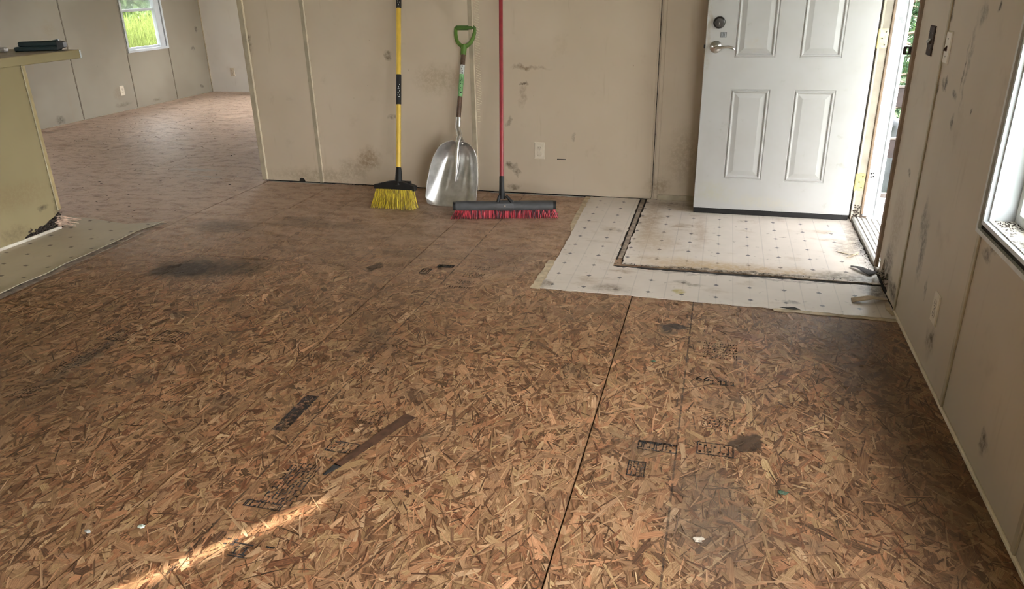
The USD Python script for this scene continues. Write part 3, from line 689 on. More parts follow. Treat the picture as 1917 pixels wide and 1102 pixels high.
# ================================================================== COUNTER (left edge)
ct = thing('counter', 'yellowed peninsula counter with rotten bottom corner at the left edge', 'counter', (-4.25, 3.0, 0))
m_cpanel = wall_paint('counter_panel', (.29, .235, .125), (.25, .20, .10), [sp(-3.97, 3.6, .17, (1, .05, .03), (.05, .035, .02), .8), sp(-3.97, 3.45, .28, (1, .3, .1), (.2, .13, .06), .4), sp(-3.97, 3.70, .16, (1, .03, .2), (.07, .05, .02), .7), sp(-3.97, 3.36, .07, (1, .12, .06), (.12, .08, .04), .5)])
MC = frame((-3.97, 0, 0), (0, 1, 0), (0, 0, 1), (1, 0, 0))
P = rect(1.2, 3.712, .012, .995)
hole = Polygon([(3.40, .012), (3.43, .032), (3.47, .044), (3.50, .040), (3.54, .062), (3.58, .060), (3.62, .078), (3.66, .088), (3.70, .112), (3.72, .115), (3.72, .03), (3.70, .012)])
obj('side_panel', ext(P.difference(hole), MC, -.012, 0), m_cpanel, ct, smooth=False)
obj('carcass', bx(-4.60, -3.985, 1.2, 3.70, .12, .995), m_cpanel, ct)
obj('end_panel', bx(-4.60, -3.99, 3.70, 3.712, .02, .995), m_cpanel, ct)
obj('corner_trim', bx(-3.985, -3.962, 3.698, 3.722, .12, .995, .004), simple('counter_trim', (.36, .28, .14), .5), ct)
obj('corner_trim_edge', bx(-3.9665, -3.9625, 3.692, 3.698, .12, .995), m_trimd, ct)
obj('rotten_core', lumps(-3.99, 3.58, .012, .016, .13, .055, 160, 31, .010) + lumps(-3.985, 3.68, .04, .012, .03, .06, 60, 32, .008), m_dirt, ct, kind='stuff')
obj('kick_strip', bx(-3.972, -3.962, 1.2, 3.69, .002, .022, .002), simple('kick_white', (.58, .53, .44), .6, .2), ct)
spl = []
r5 = np.random.default_rng(51)
for i in range(16):
    a = np.array([-3.97 + r5.uniform(-.015, .015), 3.67 + r5.uniform(-.03, .04), .02 + r5.uniform(0, .06)])
    d = np.array([r5.uniform(.02, .09), r5.uniform(.0, .12), r5.uniform(-.035, .0)])
    b = a + d; b[2] = max(b[2], .006)
    spl.append(tube([a, lerp(a, b, .5) + [0, 0, .008], b], [.004, .004, .001], 5))
obj('splinters', spl, simple('splinter_wood', (.50, .36, .27), .8, .35, 40), ct, kind='stuff')
obj('countertop', bx(-4.66, -3.945, 1.2, 4.13, 1.022, 1.050, .004), simple('counter_laminate', (.33, .27, .20), .35, .25, 18), ct)
obj('fascia', [bx(-3.95, -3.938, 1.2, 4.128, .997, 1.050, .003), bx(-4.66, -3.945, 4.12, 4.132, .997, 1.05, .003)], m_cpanel, ct)
obj('corner_cap', bx(-3.9375, -3.9355, 4.122, 4.133, .997, 1.046), m_white, ct)

tc = thing('tool_case', 'dark teal bar-shaped case lying on the end of the counter', 'case', (-4.11, 3.96, 1.05))
m_teal = simple('dark_teal_plastic', (.012, .024, .026), .42, .2, 20)
ax = np.array([.905, .425, 0]); ay = np.array([-.425, .905, 0])
MT = frame((-4.24, 3.93, 1.0505), ax, ay, (0, 0, 1))
obj('lower_body', put(bx(0, .255, 0, .075, 0, .026, .006), MT), m_teal, tc)
obj('upper_body', put(bx(.024, .262, .010, .078, .026, .056, .006), MT), m_teal, tc)
obj('end_cap', put(hull([(.25, .0, .004), (.25, .08, .004), (.25, .0, .056), (.25, .08, .056), (.285, .01, .018), (.285, .07, .018), (.285, .01, .046), (.285, .07, .046)]), MT), m_black, tc)
obj('clip', put(hull([(.205, .03, .056), (.255, .03, .056), (.205, .05, .056), (.255, .05, .056), (.252, .03, .066), (.252, .05, .066), (.215, .03, .058), (.215, .05, .058)]), MT), m_teal, tc)
gv = thing('metal_tool', 'dull metal tool with two prongs on the counter beside the dark case', 'tool', (-4.33, 3.86, 1.05))
m_pewter = simple('dull_metal', (.30, .27, .24), .45, .25, 30, metallic=.5)
MG = frame((-4.40, 3.82, 1.0505), ax, ay, (0, 0, 1))
for yy in (.012, .075):
    obj('prong', put(tube([(-.14, yy, .012), (.03, yy, .014), (.10, yy * .4 + .03, .013)], .009, 8), MG), m_pewter, gv)
obj('head', put(bx(.085, .150, .015, .065, .0, .028, .006), MG), m_pewter, gv)

# ================================================================== VINYL SHEETS
def rough_edge(pts, amp, seed, step=.03):
    r = np.random.default_rng(seed); out = []
    pts = [np.array(p, float) for p in pts]
    for a, b in zip(pts, pts[1:] + pts[:1]):
        n = max(1, int(np.linalg.norm(b - a) / step))
        for i in range(n):
            p = lerp(a, b, i / n)
            out.append(p + (r.normal(0, amp, 2) if 0 < i else 0))
    return Polygon(out).buffer(0)
MZ = lambda z: frame((0, 0, z), (1, 0, 0), (0, 1, 0), (0, 0, 1))
vb = thing('vinyl_sheet', 'cream diamond-patterned vinyl strip bordering the entry patch in an L', 'vinyl flooring', (-.63, 3.5, 0))
Pb = rough_edge([(-.815, 5.07), (-.805, 4.6), (-.79, 4.1), (-.785, 3.70), (-.782, 3.352), (-.3, 3.345), (.2, 3.335), (.36, 3.34), (.40, 3.362), (.43, 3.336), (.82, 3.33), (.82, 3.715), (-.32, 3.715), (-.475, 3.73), (-.475, 5.07)], .0028, 61)
obj('sheet', ext(Pb, MZ(.0036), 0, .0032), m_vin_b, vb, smooth=False)
obj('exposed_backing', ext(rough_edge([(-.850, 5.07), (-.832, 4.40), (-.80, 4.28), (-.79, 4.5), (-.79, 5.07)], .001, 62), MZ(.0036), 0, .0016), m_vedge, vb, smooth=False, label='bare tan backing strip along the left edge')
obj('exposed_backing', ext(rough_edge([(-.825, 3.75), (-.83, 3.345), (-.78, 3.34), (-.765, 3.75)], .003, 63), MZ(.0036), 0, .0016), m_vedge, vb, smooth=False)
obj('exposed_backing', ext(rough_edge([(.30, 3.36), (.31, 3.312), (.82, 3.298), (.82, 3.36)], .003, 64), MZ(.0036), 0, .0016), m_vedge, vb, smooth=False)
def curl(pts, w0, w1, th=.002):
    """a strip of torn sheet: centreline points, width tapering, rising as given"""
    p = np.array(pts, float); t = np.gradient(p, axis=0); s = np.cross(t, [0, 0, 1]); s /= np.linalg.norm(s, axis=1, keepdims=True)
    w = np.linspace(w0, w1, len(p))[:, None] / 2
    top = np.concatenate([p + s * w, p - s * w]); bot = top - [0, 0, th]
    n = len(p); V = np.concatenate([top, bot]); F = []
    for i in range(n - 1):
        for o, fl in ((0, 0), (2 * n, 1)):
            q = [o + i, o + i + 1, o + n + i + 1, o + n + i]
            F += [[q[0], q[1], q[2]], [q[0], q[2], q[3]]] if fl else [[q[0], q[2], q[1]], [q[0], q[3], q[2]]]
        for e in (0, n):
            q = [e + i, e + i + 1, 2 * n + e + i + 1, 2 * n + e + i]; F += [[q[0], q[1], q[2]], [q[0], q[2], q[3]]]
    F += [[0, n, 3 * n], [0, 3 * n, 2 * n], [n - 1, 3 * n - 1, 4 * n - 1], [n - 1, 4 * n - 1, 2 * n - 1]]
    m = trimesh.Trimesh(V, F, process=False); m.fix_normals(); return m
obj('torn_flap', curl([(.66, 3.50, .011), (.70, 3.50, .022), (.74, 3.505, .03), (.78, 3.52, .022), (.81, 3.545, .012)], .05, .035), m_vedge, vb, smooth=True, label='torn vinyl flap curling up at the wall')
obj('torn_flap', curl([(.81, 3.50, .011), (.80, 3.42, .014), (.815, 3.36, .010)], .02, .02), m_vedge, vb, smooth=True)
obj('dark_tear', ext(rough_edge([(.335, 3.352), (.40, 3.368), (.425, 3.345), (.40, 3.338), (.36, 3.345)], .002, 66, .012), MZ(.0070), 0, .0006), m_dark, vb, smooth=False)
obj('dirt_crumbs', lumps(.2, 3.712, .004, .6, .006, .001, 80, 68, .003), m_dirt, vb, kind='stuff')
vi = thing('vinyl_sheet', 'stained diamond-patterned vinyl patch in front of the open white door', 'vinyl flooring', (.2, 4.4, 0))
Pi = rough_edge([(-.425, 5.07), (-.428, 4.4), (-.432, 3.775), (-.2, 3.765), (.2, 3.755), (.6, 3.748), (.824, 3.742), (.824, 5.07)], .004, 71)
obj('sheet', ext(Pi, MZ(.0036), 0, .0062), m_vin_in, vi, smooth=False)
obj('black_scrap', curl([(.715, 3.96, .016), (.75, 3.925, .024), (.78, 3.89, .020), (.81, 3.865, .016)], .012, .07), m_dark, vi, smooth=True, label='black curled scrap by the threshold')
obj('paper_shred', [curl([(.72, 4.10, .012), (.77, 4.16, .016), (.79, 4.21, .012)], .012, .006), curl([(.68, 4.19, .012), (.74, 4.15, .015), (.78, 4.16, .012)], .008, .005)], m_vedge, vi, smooth=True)
obj('dirt_crumbs', lumps(.812, 4.12, .0098, .02, .25, .002, 90, 72, .0018) + lumps(.1, 3.765, .0095, .6, .012, .001, 90, 73, .0025), m_dirt, vi, kind='stuff')
gs = thing('floor_strip', 'dirty grey strip in the gap between the two entry vinyl pieces', 'floor strip', (-.45, 4.4, 0))
obj('strip', bx(-.464, -.440, 3.86, 5.06, .0036, .0075, .001), m_dirt_shade, gs)
obj('gap_dirt', [bx(-.474, -.466, 3.84, 5.06, .0036, .0046), bx(-.438, -.427, 3.80, 5.06, .0036, .0046), bx(-.47, .83, 3.722, 3.746, .0036, .0046)], m_dark, gs)
# left sheet by the counter
vl = thing('vinyl_sheet', 'yellowed vinyl remnant with brown dashes on the floor by the counter', 'vinyl flooring', (-3.7, 3.2, 0))
Pl = rough_edge([(-4.35, 3.93), (-4.13, 3.925), (-3.88, 3.86), (-3.616, 3.82), (-3.392, 3.915), (-3.437, 3.724), (-3.41, 3.50), (-3.394, 3.263), (-3.375, 2.95), (-3.362, 2.672), (-3.36, 1.9), (-4.35, 1.9)], .005, 81, .05)
Pl = Polygon([(-4.35, 3.728), (-4.35, 3.93), (-4.13, 3.922), (-3.90, 3.90), (-3.616, 3.85), (-3.50, 3.90), (-3.385, 3.918), (-3.40, 3.85), (-3.432, 3.724), (-3.40, 3.55), (-3.405, 3.40), (-3.385, 3.26), (-3.392, 3.1), (-3.37, 2.95), (-3.368, 2.8), (-3.355, 2.672), (-3.36, 1.9), (-3.957, 1.9), (-3.957, 3.728)])
sh = ext(Pl, MZ(.0036), 0, .003)
for _ in range(5):
    L = sh.edges_unique_length.max()
    if L < .08: break
    sh = sh.subdivide()
vv = sh.vertices; ed = np.clip((vv[:, 0] + 3.52) / .14, 0, 1); sh.vertices[:, 2] += ed ** 2 * (.010 + .010 * meshkit.noise(np.stack([vv[:, 0] * 0, vv[:, 1] * 5, vv[:, 1] * 0], 1)))
obj('sheet', sh, m_vin_l, vl, smooth=25)
obj('curl_shade_strip', ext(Polygon([(-3.42, 3.915), (-3.372, 3.925), (-3.38, 3.70), (-3.365, 3.4), (-3.345, 2.9), (-3.325, 2.3), (-3.36, 2.3), (-3.44, 3.2)]), MZ(.0036), 0, .0008), m_dirt_shade, vl)  # flat strip painted as the shade under the curled vinyl edge

# ================================================================== OUTLETS AND SWITCHES
def plate_mesh(w, h, M, t=.006):
    b = .004
    return put(hull([(sx * (w / 2 - i), sy * (h / 2 - i), d) for sx in (-1, 1) for sy in (-1, 1) for i, d in ((0, 0), (0, t * .4), (b, t))]), M)
def outlet(M, label, cap=False, mat=m_ivory):
    t = thing('wall_outlet', label, 'outlet', tuple(M[:3, 3]))
    obj('cover_plate', plate_mesh(.072, .116, M), mat, t, smooth=False)
    for i, s in enumerate((1, -1)):
        T = M @ trimesh.transformations.translation_matrix([0, s * .0195, .006])
        rec = Point(0, 0).buffer(.0172).intersection(rect(-.0175, .0175, -.0145, .0145))
        if cap and s == -1:
            obj('safety_cap', put(lathe([(0, .0), (.018, 0), (.018, .003), (.014, .006), (0, .0065)], 20), T), m_ivoryd, t, label='round plug cover in the lower socket')
            continue
        rp_ = obj('receptacle', ext(rec, T, -.002, .0022), m_ivoryd, t, smooth=False)
        obj('slot', [ext(rect(-.0075, -.0052, -.003, .006), T, .0018, .0026), ext(rect(.0052, .0075, -.002, .005), T, .0018, .0026), ext(Point(0, -.008).buffer(.0025), T, .0018, .0026)], m_dark, rp_, smooth=False)
    obj('screw', put(trimesh.creation.cylinder(.003, .002, sections=10), M @ trimesh.transformations.translation_matrix([0, 0, .0065])), m_steel, t)
    return t
outlet(M_BACK(-1.179, .312), 'ivory wall outlet with plug cover right of the red push broom', True)
outlet(M_RIGHT(2.845, .262), 'ivory wall outlet low on the right wall under the window side', False)
outlet(M_LEFT(7.965, .243, -7.1), 'pale wall outlet below and left of the far window', False, m_ivoryd)
outlet(frame((-6.723, 9.72, .275), (1, 0, 0), (0, 0, 1), (0, -1, 0)), 'pinkish wall outlet on the far end wall of the back room', False, m_ivoryd)
sw = thing('light_switch', 'dark brown double switch plate beside the doorway moulding', 'light switch', (.825, 3.632, 1.137))
MS = M_RIGHT(3.632, 1.137)
obj('cover_plate', plate_mesh(.085, .118, MS, .006), m_brownplate, sw, smooth=False)
for a in (-.022, .0, .022):
    obj('toggle', put(hull([(a - .004, -.012, .005), (a + .004, -.012, .005), (a - .004, .010, .005), (a + .004, .010, .005), (a - .003, -.009, .016), (a + .003, -.009, .016), (a - .003, -.003, .014), (a + .003, -.003, .014)]), MS), m_steel if a <= 0 else m_brownplate, sw)
for b in (.03, -.03):
    for a in (-.022, .022): obj('screw', put(trimesh.creation.cylinder(.003, .003, sections=10), MS @ trimesh.transformations.translation_matrix([a, b, .006])), m_darkmetal, sw)
s2 = thing('light_switch', 'ivory single switch plate right of the batten on the right wall', 'light switch', (.825, 3.356, 1.132))
MS = M_RIGHT(3.356, 1.132)
obj('cover_plate', plate_mesh(.072, .118, MS, .006), m_ivory, s2, smooth=False)
obj('toggle', put(hull([(-.006, -.014, .005), (.006, -.014, .005), (-.006, .008, .005), (.006, .008, .005), (-.004, -.011, .017), (.004, -.011, .017), (-.004, -.004, .015), (.004, -.004, .015)]), MS), m_brownplate, s2)
for b in (.032, -.032): obj('screw', put(trimesh.creation.cylinder(.003, .003, sections=10), MS @ trimesh.transformations.translation_matrix([0, b, .006])), m_steel, s2)
pp = thing('patch_plate', 'painted-over patch square on the back wall beside the outlet', 'patch', (-1.03, 5.075, .30))
obj('square', ext(rect(-.045, .045, -.055, .06), M_BACK(-1.03, .315), 0, .0012), m_back, pp, smooth=False)
obj('slit', ext(rect(-.03, .03, -.003, .003), M_BACK(-1.025, .257), 0, .002), m_dark, pp, smooth=False)

# ================================================================== YELLOW BROOM
m_yel = simple('yellow_handle', (.72, .47, .055), .35, .06, 20)
def bristle_mat(name, lo, hi, sc):
    g = G(); nz = g.noise(1.0, 2, .5, vec=g.scaled(sc))
    return g.done(name, g.mix(g.rng(nz + '.fac', .42, .56), lo, hi), .5)  # dark streaks stand in for the shaded gaps between bristles
m_bris = bristle_mat('yellow_bristle', (.28, .19, .012), (.70, .53, .03), (150, 60, 7))
yb0 = np.array([-2.036, 4.60, .20]); yb1 = np.array([-2.110, 5.052, 1.62])
yb_t = thing('yellow_broom', 'yellow-handled angle broom with yellow bristles leaning on the back wall', 'broom', (-2.06, 4.59, 0))
yz = lambda z: lerp(yb0, yb1, (z - yb0[2]) / (yb1[2] - yb0[2]))
obj('handle', tube([yz(.24), yz(1.6)], .0155), m_yel, yb_t)
gp = obj('grip', tube([yz(.655), yz(.660), yz(.835), yz(.840)], [.0165, .018, .018, .0165]), m_black, yb_t, label='black foam band at mid handle')
gp2 = obj('grip', tube([yz(1.245), yz(1.25), yz(1.60), yz(1.605)], [.0165, .018, .018, .0165]), m_black, yb_t, label='black upper grip')
m_print = simple('white_print', (.55, .55, .53), .6, .1)
def handprint(z0, z1, rr, parent, f, rad, seed, mat, off=.35):
    r = np.random.default_rng(seed); out = []; z = z0
    cam_az = math.atan2(-4.6, 2.05)
    while z < z1:
        hgt = r.uniform(.006, .014); c = f(z); a0 = cam_az + r.uniform(-.1, .1)
        for da in np.linspace(-off, off, 3):
            if r.random() < .6:
                d = np.array([math.cos(a0 + da), math.sin(a0 + da), 0]); m = trimesh.creation.box([.0008, .004, hgt])
                M = frame(c + d * (rad + .0002), d, np.array([-d[1], d[0], 0]), (0, 0, 1)); out.append(put(m, M))
        z += hgt + .003
    obj('printed_marking', out, mat, parent, smooth=False)
handprint(.705, .79, 0, gp, yz, .018, 3, m_print)
handprint(1.265, 1.34, 0, gp2, yz, .018, 4, m_print)
obj('socket', tube([yz(.15), yz(.20), yz(.245), yz(.262)], [.030, .023, .0195, .017], 16), m_black, yb_t, label='black tapered socket')
capm = ext(Polygon([(-.150, .125), (-.150, .150), (-.125, .158), (-.05, .176), (.0, .182), (.05, .178), (.10, .162), (.135, .150), (.137, .118), (0, .122)]), frame((-2.052, 4.572, 0), (.995, .02, 0), (0, .10, .995), (0, -.995, .1)), -.026, .026)
obj('head', capm, m_black, yb_t, smooth=False, label='black plastic broom head')
obj('head_ridge', bx(-2.21, -2.17, 4.575, 4.60, .135, .150, .003), m_black, yb_t)
obj('head_ridge', bx(-2.0, -1.95, 4.595, 4.615, .158, .176, .004), m_black, yb_t)
br = []
r6 = np.random.default_rng(6)
for i in range(48):
    for j in range(5):
        u = (i + .5) / 48 * 2 - 1
        xt = -2.055 + u * .128; yt = 4.566 + (j - 2) * .010
        xb_ = -2.064 + u * .162 + r6.normal(0, .003); yb_ = 4.545 + (j - 2) * .018 + r6.normal(0, .004)
        zb_ = .004 + (0 if r6.random() < .8 else r6.uniform(0, .012))
        top = (xt, yt, .128); mid = (lerp(xt, xb_, .45), lerp(yt, yb_, .5), .07); bot = (xb_, yb_, zb_)
        br.append(tube([top, mid, bot], [.0020, .0024, .0018], 4, cap=False))
obj('bristles', br, m_bris, yb_t, smooth=False, kind='stuff')

# ================================================================== SCOOP SHOVEL
m_alu = simple('aluminium', (.74, .73, .71), .30, .08, 25, metallic=.9)
m_alud = simple('aluminium_worn', (.66, .65, .63), .33, .15, 18, bump=.05, metallic=.9)
m_grn = simple('green_grip', (.10, .20, .030), .45, .1, 20)
m_ash = simple('stained_ash', (.10, .052, .03), .4, .3, 30)
sv = thing('scoop_shovel', 'aluminium scoop shovel with green D-grip leaning on the back wall', 'shovel', (-1.69, 4.66, 0))
NU, NV = 41, 37
def blade():
    V = []
    for j in range(NV):
        v = j / (NV - 1); L = v * .425
        half = np.interp(v, [0, .12, .35, .6, .75, .86, .93, .975, 1.0], [.168, .178, .176, .164, .150, .128, .102, .07, .03])
        wall = np.interp(v, [0, .06, .3, .7, .9, 1], [.006, .030, .056, .082, .078, .045])
        for i in range(NU):
            u = i / (NU - 1) * 2 - 1; au = abs(u)
            side = np.clip((au - .50) / .50, 0, 1)
            x = u * half
            d = wall * side ** 1.8                                  # towards the viewer
            back = np.clip((v - .72) / .28, 0, 1)
            d += .055 * back ** 1.8
            d += .0045 * math.exp(-((u - .33) / .05) ** 2) * np.clip((.78 - v) * 3, 0, 1) * np.clip((v - .25) * 6, 0, 1)
            d += .0045 * math.exp(-((u + .33) / .05) ** 2) * np.clip((.78 - v) * 3, 0, 1) * np.clip((v - .25) * 6, 0, 1)
            z = L + (.012 * (au ** 4) if v < .1 else 0)
            V.append((x, d, z))
    V = np.array(V); F = []
    for j in range(NV - 1):
        for i in range(NU - 1):
            q = [j * NU + i, j * NU + i + 1, (j + 1) * NU + i + 1, (j + 1) * NU + i]
            F += [[q[0], q[1], q[2]], [q[0], q[2], q[3]]]
    return V, np.array(F)
V, F = blade()
tl = math.atan2(.17, .40)
def bl(p):
    p = np.asarray(p, float).reshape(-1, 3)
    x, d, L = p[:, 0], p[:, 1], p[:, 2]
    return np.stack([-1.693 + x + .035 * (L / .42), 4.650 + L * math.sin(tl) - d * math.cos(tl), .003 + L * math.cos(tl) + d * math.sin(tl)], 1)
front = bl(V); backv = bl(V + [0, -.003, 0])
n = len(V)
edge = [i for i in range(NU)] + [j * NU + NU - 1 for j in range(1, NV)] + [(NV - 1) * NU + i for i in range(NU - 2, -1, -1)] + [j * NU for j in range(NV - 2, 0, -1)]
Fe = []
for a, b in zip(edge, edge[1:] + edge[:1]): Fe += [[a, n + a, b], [b, n + a, n + b]]
bm = trimesh.Trimesh(np.vstack([front, backv]), np.vstack([F, F[:, ::-1] + n, Fe]), process=False); bm.fix_normals()
obj('scoop', bm, m_alud, sv, smooth=40)
rimpts = front[[j * NU for j in range(NV)] + [(NV - 1) * NU + i for i in range(1, NU)] + [j * NU + NU - 1 for j in range(NV - 2, -1, -1)]]
obj('rolled_rim', tube(rimpts, .0035, 6), m_alu, sv)
sv0 = bl([0, .055, .395])[0]; svt = np.array([-1.687, 5.035, .955])
neck = [bl([.002, .010, .17])[0], bl([.004, .022, .23])[0], bl([.003, .036, .30])[0], bl([0, .05, .365])[0], bl([-.004, .058, .42])[0], bl([-.004, .045, .47])[0], lerp(sv0, svt, .26), lerp(sv0, svt, .33)]
neck[-2] = np.array([-1.692, 4.86, .49]); neck[-1] = np.array([-1.695, 4.887, .555])
obj('shank', tube(neck, [.003, .011, .015, .0175, .018, .0175, .0172, .0172], 16), m_alu, sv, label='bent aluminium shank')
obj('gusset', hull([bl([.012, .050, .40])[0], bl([.05, .048, .405])[0], bl([.012, .03, .43])[0], bl([.02, .055, .44])[0], bl([.010, .04, .47])[0]]), m_alu, sv)
h0 = neck[-1]; h1 = np.array([-1.687, 5.030, .965])
hs = lambda t: lerp(h0, h1, t)
hd = obj('shaft', tube([hs(-.01), hs(1.0)], .0160, 16), m_ash, sv, label='dark stained wooden shaft')
m_lw = simple('label_white', (.55, .56, .54), .5, .15, 40); m_lg = simple('label_green', (.20, .42, .17), .5, .15, 40)
obj('label_wrap', tube([hs(.32), hs(.66)], .01635, 16, cap=False), m_lg, hd, label='green paper label on the shaft')
obj('label_wrap', tube([hs(.66), hs(.80)], .01638, 16, cap=False), m_lw, hd, label='white paper label above the green one')
handprint(h0[2] + .345 * (h1[2] - h0[2]), h0[2] + .64 * (h1[2] - h0[2]), 0, hd, lambda z: lerp(h0, h1, (z - h0[2]) / (h1[2] - h0[2])), .0165, 9, m_black, .3)
handprint(h0[2] + .68 * (h1[2] - h0[2]), h0[2] + .79 * (h1[2] - h0[2]), 0, hd, lambda z: lerp(h0, h1, (z - h0[2]) / (h1[2] - h0[2])), .0166, 10, m_black, .3)
gz = h1
gdir = (h1 - h0) / np.linalg.norm(h1 - h0)
def gpnt(a, L): return gz + gdir * L + np.array([a, 0, 0])
grip = obj('grip_socket', tube([gpnt(0, -.02), gpnt(0, .0), gpnt(0, .035), gpnt(0, .048)], [.0185, .0195, .020, .018], 16), m_grn, sv, label='green grip socket')
arms = []
for s in (-1, 1):
    arms.append(tube([gpnt(s * .008, .034), gpnt(s * .030, .047), gpnt(s * .049, .066), gpnt(s * .060, .092), gpnt(s * .066, .125), gpnt(s * .067, .160)], [.014, .0135, .013, .0125, .0125, .012], 10))
obj('grip_arm', arms[0], m_grn, sv); obj('grip_arm', arms[1], m_grn, sv)
obj('grip_bar', tube([gpnt(-.070, .156), gpnt(-.060, .158), gpnt(.060, .158), gpnt(.070, .156)], [.011, .0175, .0175, .011], 12), simple('green_grip_bar', (.06, .135, .025), .5), sv, label='darker green grip bar')

# ================================================================== RED PUSH BROOM
m_red = simple('red_handle', (.30, .028, .035), .35, .1, 20)
m_rb = bristle_mat('red_bristle', (.06, .006, .010), (.52, .04, .06), (110, 40, 10))
m_gb = simple('grey_block', (.062, .062, .065), .5, .15, 16)
pb = thing('push_broom', 'red-handled push broom with grey block and red bristles on the floor', 'push broom', (-1.27, 4.48, 0))
A = np.array([-1.585, 4.415, 0]); Bv = np.array([-.962, 4.560, 0])
dx = (Bv - A) / np.linalg.norm(Bv - A); dn = np.array([dx[1], -dx[0], 0])    # dn points to the viewer
LB = np.linalg.norm(Bv - A)
MP = frame(A, dx, dn, (0, 0, 1)); MP[:3, 2] = (0, 0, 1)
prof = Polygon([(-.032, .056), (-.034, .075), (-.026, .098), (-.010, .108), (.012, .108), (.028, .098), (.034, .072), (.030, .056)])
blk = trimesh.creation.extrude_polygon(prof, LB - .02, engine='earcut')
MBk = np.eye(4); MBk[:3, 0] = dn; MBk[:3, 1] = (0, 0, 1); MBk[:3, 2] = dx; MBk[:3, 3] = A + dx * .01
blk.apply_transform(MBk); blk.fix_normals()
obj('block', blk, m_gb, pb, smooth=50, label='dark grey broom block')
for e, s in ((A, -1), (Bv, 1)):
    c = trimesh.creation.extrude_polygon(prof.buffer(-.003), .02, engine='earcut'); Mx = MBk.copy(); Mx[:3, 3] = (e if s > 0 else e) - dx * (.012 if s > 0 else .008); c.apply_transform(Mx); c.fix_normals()
    obj('end_cap', c, m_black, pb, smooth=50)
brl = []
r7 = np.random.default_rng(17)
nb = 74
for i in range(nb):
    for j in range(6):
        u = (i + .5) / nb; sx = .012 + u * (LB - .024)
        fx = (u - .5) * .035 * (abs(u - .5) * 2) ** 4 * 2.2
        vv_ = (j - 2.5) / 2.5
        top = A + dx * sx + dn * (vv_ * .024) + np.array([0, 0, .060]); bot = A + dx * (sx + fx + r7.normal(0, .0015)) + dn * (vv_ * .042 + r7.normal(0, .002)) + np.array([0, 0, .004])
        brl.append(tube([top, lerp(top, bot, .5), bot], [.0034, .0040, .0024], 4, cap=False))
obj('bristles', brl, m_rb, pb, smooth=False, kind='stuff')
pc = lerp(A, Bv, .505)
h0p = pc + np.array([-.022, .01, .185]); h1p = np.array([-1.420, 5.055, 1.64])
brk = [tube([pc + [-.018, .004, .12], pc + [-.021, .008, .155], h0p, lerp(h0p, h1p, .05)], [.024, .019, .0165, .0155], 14),
       tube([pc + dx * .045 + dn * .020 + [0, 0, .106], pc + dx * .018 + dn * .01 + [-.01, 0, .145]], [.011, .009], 8), tube([pc - dx * .045 + dn * .020 + [0, 0, .106], pc - dx * .022 + dn * .01 + [-.012, 0, .145]], [.011, .009], 8)]
obj('bracket', brk, m_black, pb, label='black bracket gripping the handle')
sad = trimesh.creation.extrude_polygon(prof.buffer(.004), .105, engine='earcut'); Mx = MBk.copy(); Mx[:3, 3] = pc - dx * .05; sad.apply_transform(Mx); sad.fix_normals()
obj('saddle', sad, m_gb, pb, smooth=50)
obj('bolt', [put(trimesh.creation.cylinder(.006, .012, sections=10), frame(pc + dn * .036 + [0, 0, .085], dx, (0, 0, 1), dn))], m_steel, pb)
obj('handle', tube([lerp(h0p, h1p, .02), h1p], .0128, 16), m_red, pb)
obj('handle_cap', tube([h1p, h1p + (h1p - h0p) * .012], [.0135, .010], 12), m_black, pb)

# ================================================================== SMALL THINGS ON THE FLOOR
def chip(name, label, cat, x, y, s, mat, seed):
    m = trimesh.creation.icosphere(1, 1.0); r = np.random.default_rng(seed); m.vertices *= 1 + r.normal(0, .25, (len(m.vertices), 1))
    m.apply_scale([s, s * .7, s * .35]); m.apply_translation([x, y, .003 + s * .25])
    obj(name, m, mat, None, smooth=False, label=label, cat=cat)
m_pale = simple('pale_chip', (.50, .56, .48), .7); m_gchip = simple('dark_green_chip', (.06, .10, .06), .6)
chip('paint_chip', 'pale green paint chip on the boards near the lower left seam', 'paint chip', -1.472, 1.378, .011, m_pale, 1)
chip('paint_chip', 'greyish paint chip on the boards at the lower left', 'paint chip', -1.605, 1.325, .009, simple('grey_chip', (.36, .36, .33), .7), 2)
chip('plastic_scrap', 'dark green scrap on the boards near the lower right', 'scrap', .269, 1.952, .012, m_gchip, 3)
chip('wood_chip', 'pale crumpled scrap with dark tip on the boards at bottom right', 'scrap', .041, 1.69, .014, simple('tan_chip', (.40, .34, .27), .7), 4)
chip('wood_chip', 'small dark green flake above the dark smudge right of the long seam', 'scrap', -.172, 2.70, .009, m_gchip, 5)
def crumbs(name, label, mat, n, seed, smin, smax):
    r = np.random.default_rng(seed); out = []
    for _ in range(n):
        x, y = r.uniform(-6.9, -3.4), r.uniform(3.95, 9.5)
        m = trimesh.creation.icosphere(0, 1.0); m.vertices *= 1 + r.normal(0, .25, (len(m.vertices), 1))
        sz = r.uniform(smin, smax); m.apply_scale([sz * r.uniform(1, 2.6), sz * r.uniform(.5, 1), sz * .22]); m.apply_transform(trimesh.transformations.rotation_matrix(r.normal(0, .5), [0, 0, 1]))
        m.apply_translation([x, y, .0035 + sz * .1]); out.append(m)
    obj(name, out, mat, None, smooth=False, label=label, cat='debris', kind='stuff')
crumbs('dirt_debris', 'dark dirt crumbs scattered over the dusty floor of the left room', m_dirt, 520, 91, .0018, .0065)
crumbs('plaster_debris', 'pale plaster flakes scattered over the dusty floor of the left room', simple('plaster_flake', (.60, .55, .49), .8), 300, 92, .0018, .007)
sc = thing('charred_sliver', 'long dark brown wood sliver with blackened tip on the boards', 'wood sliver', (-1.03, 1.9, 0))
cp = lambda t: lerp((-1.084, 1.726, .0068), (-.955, 2.10, .0068), t)
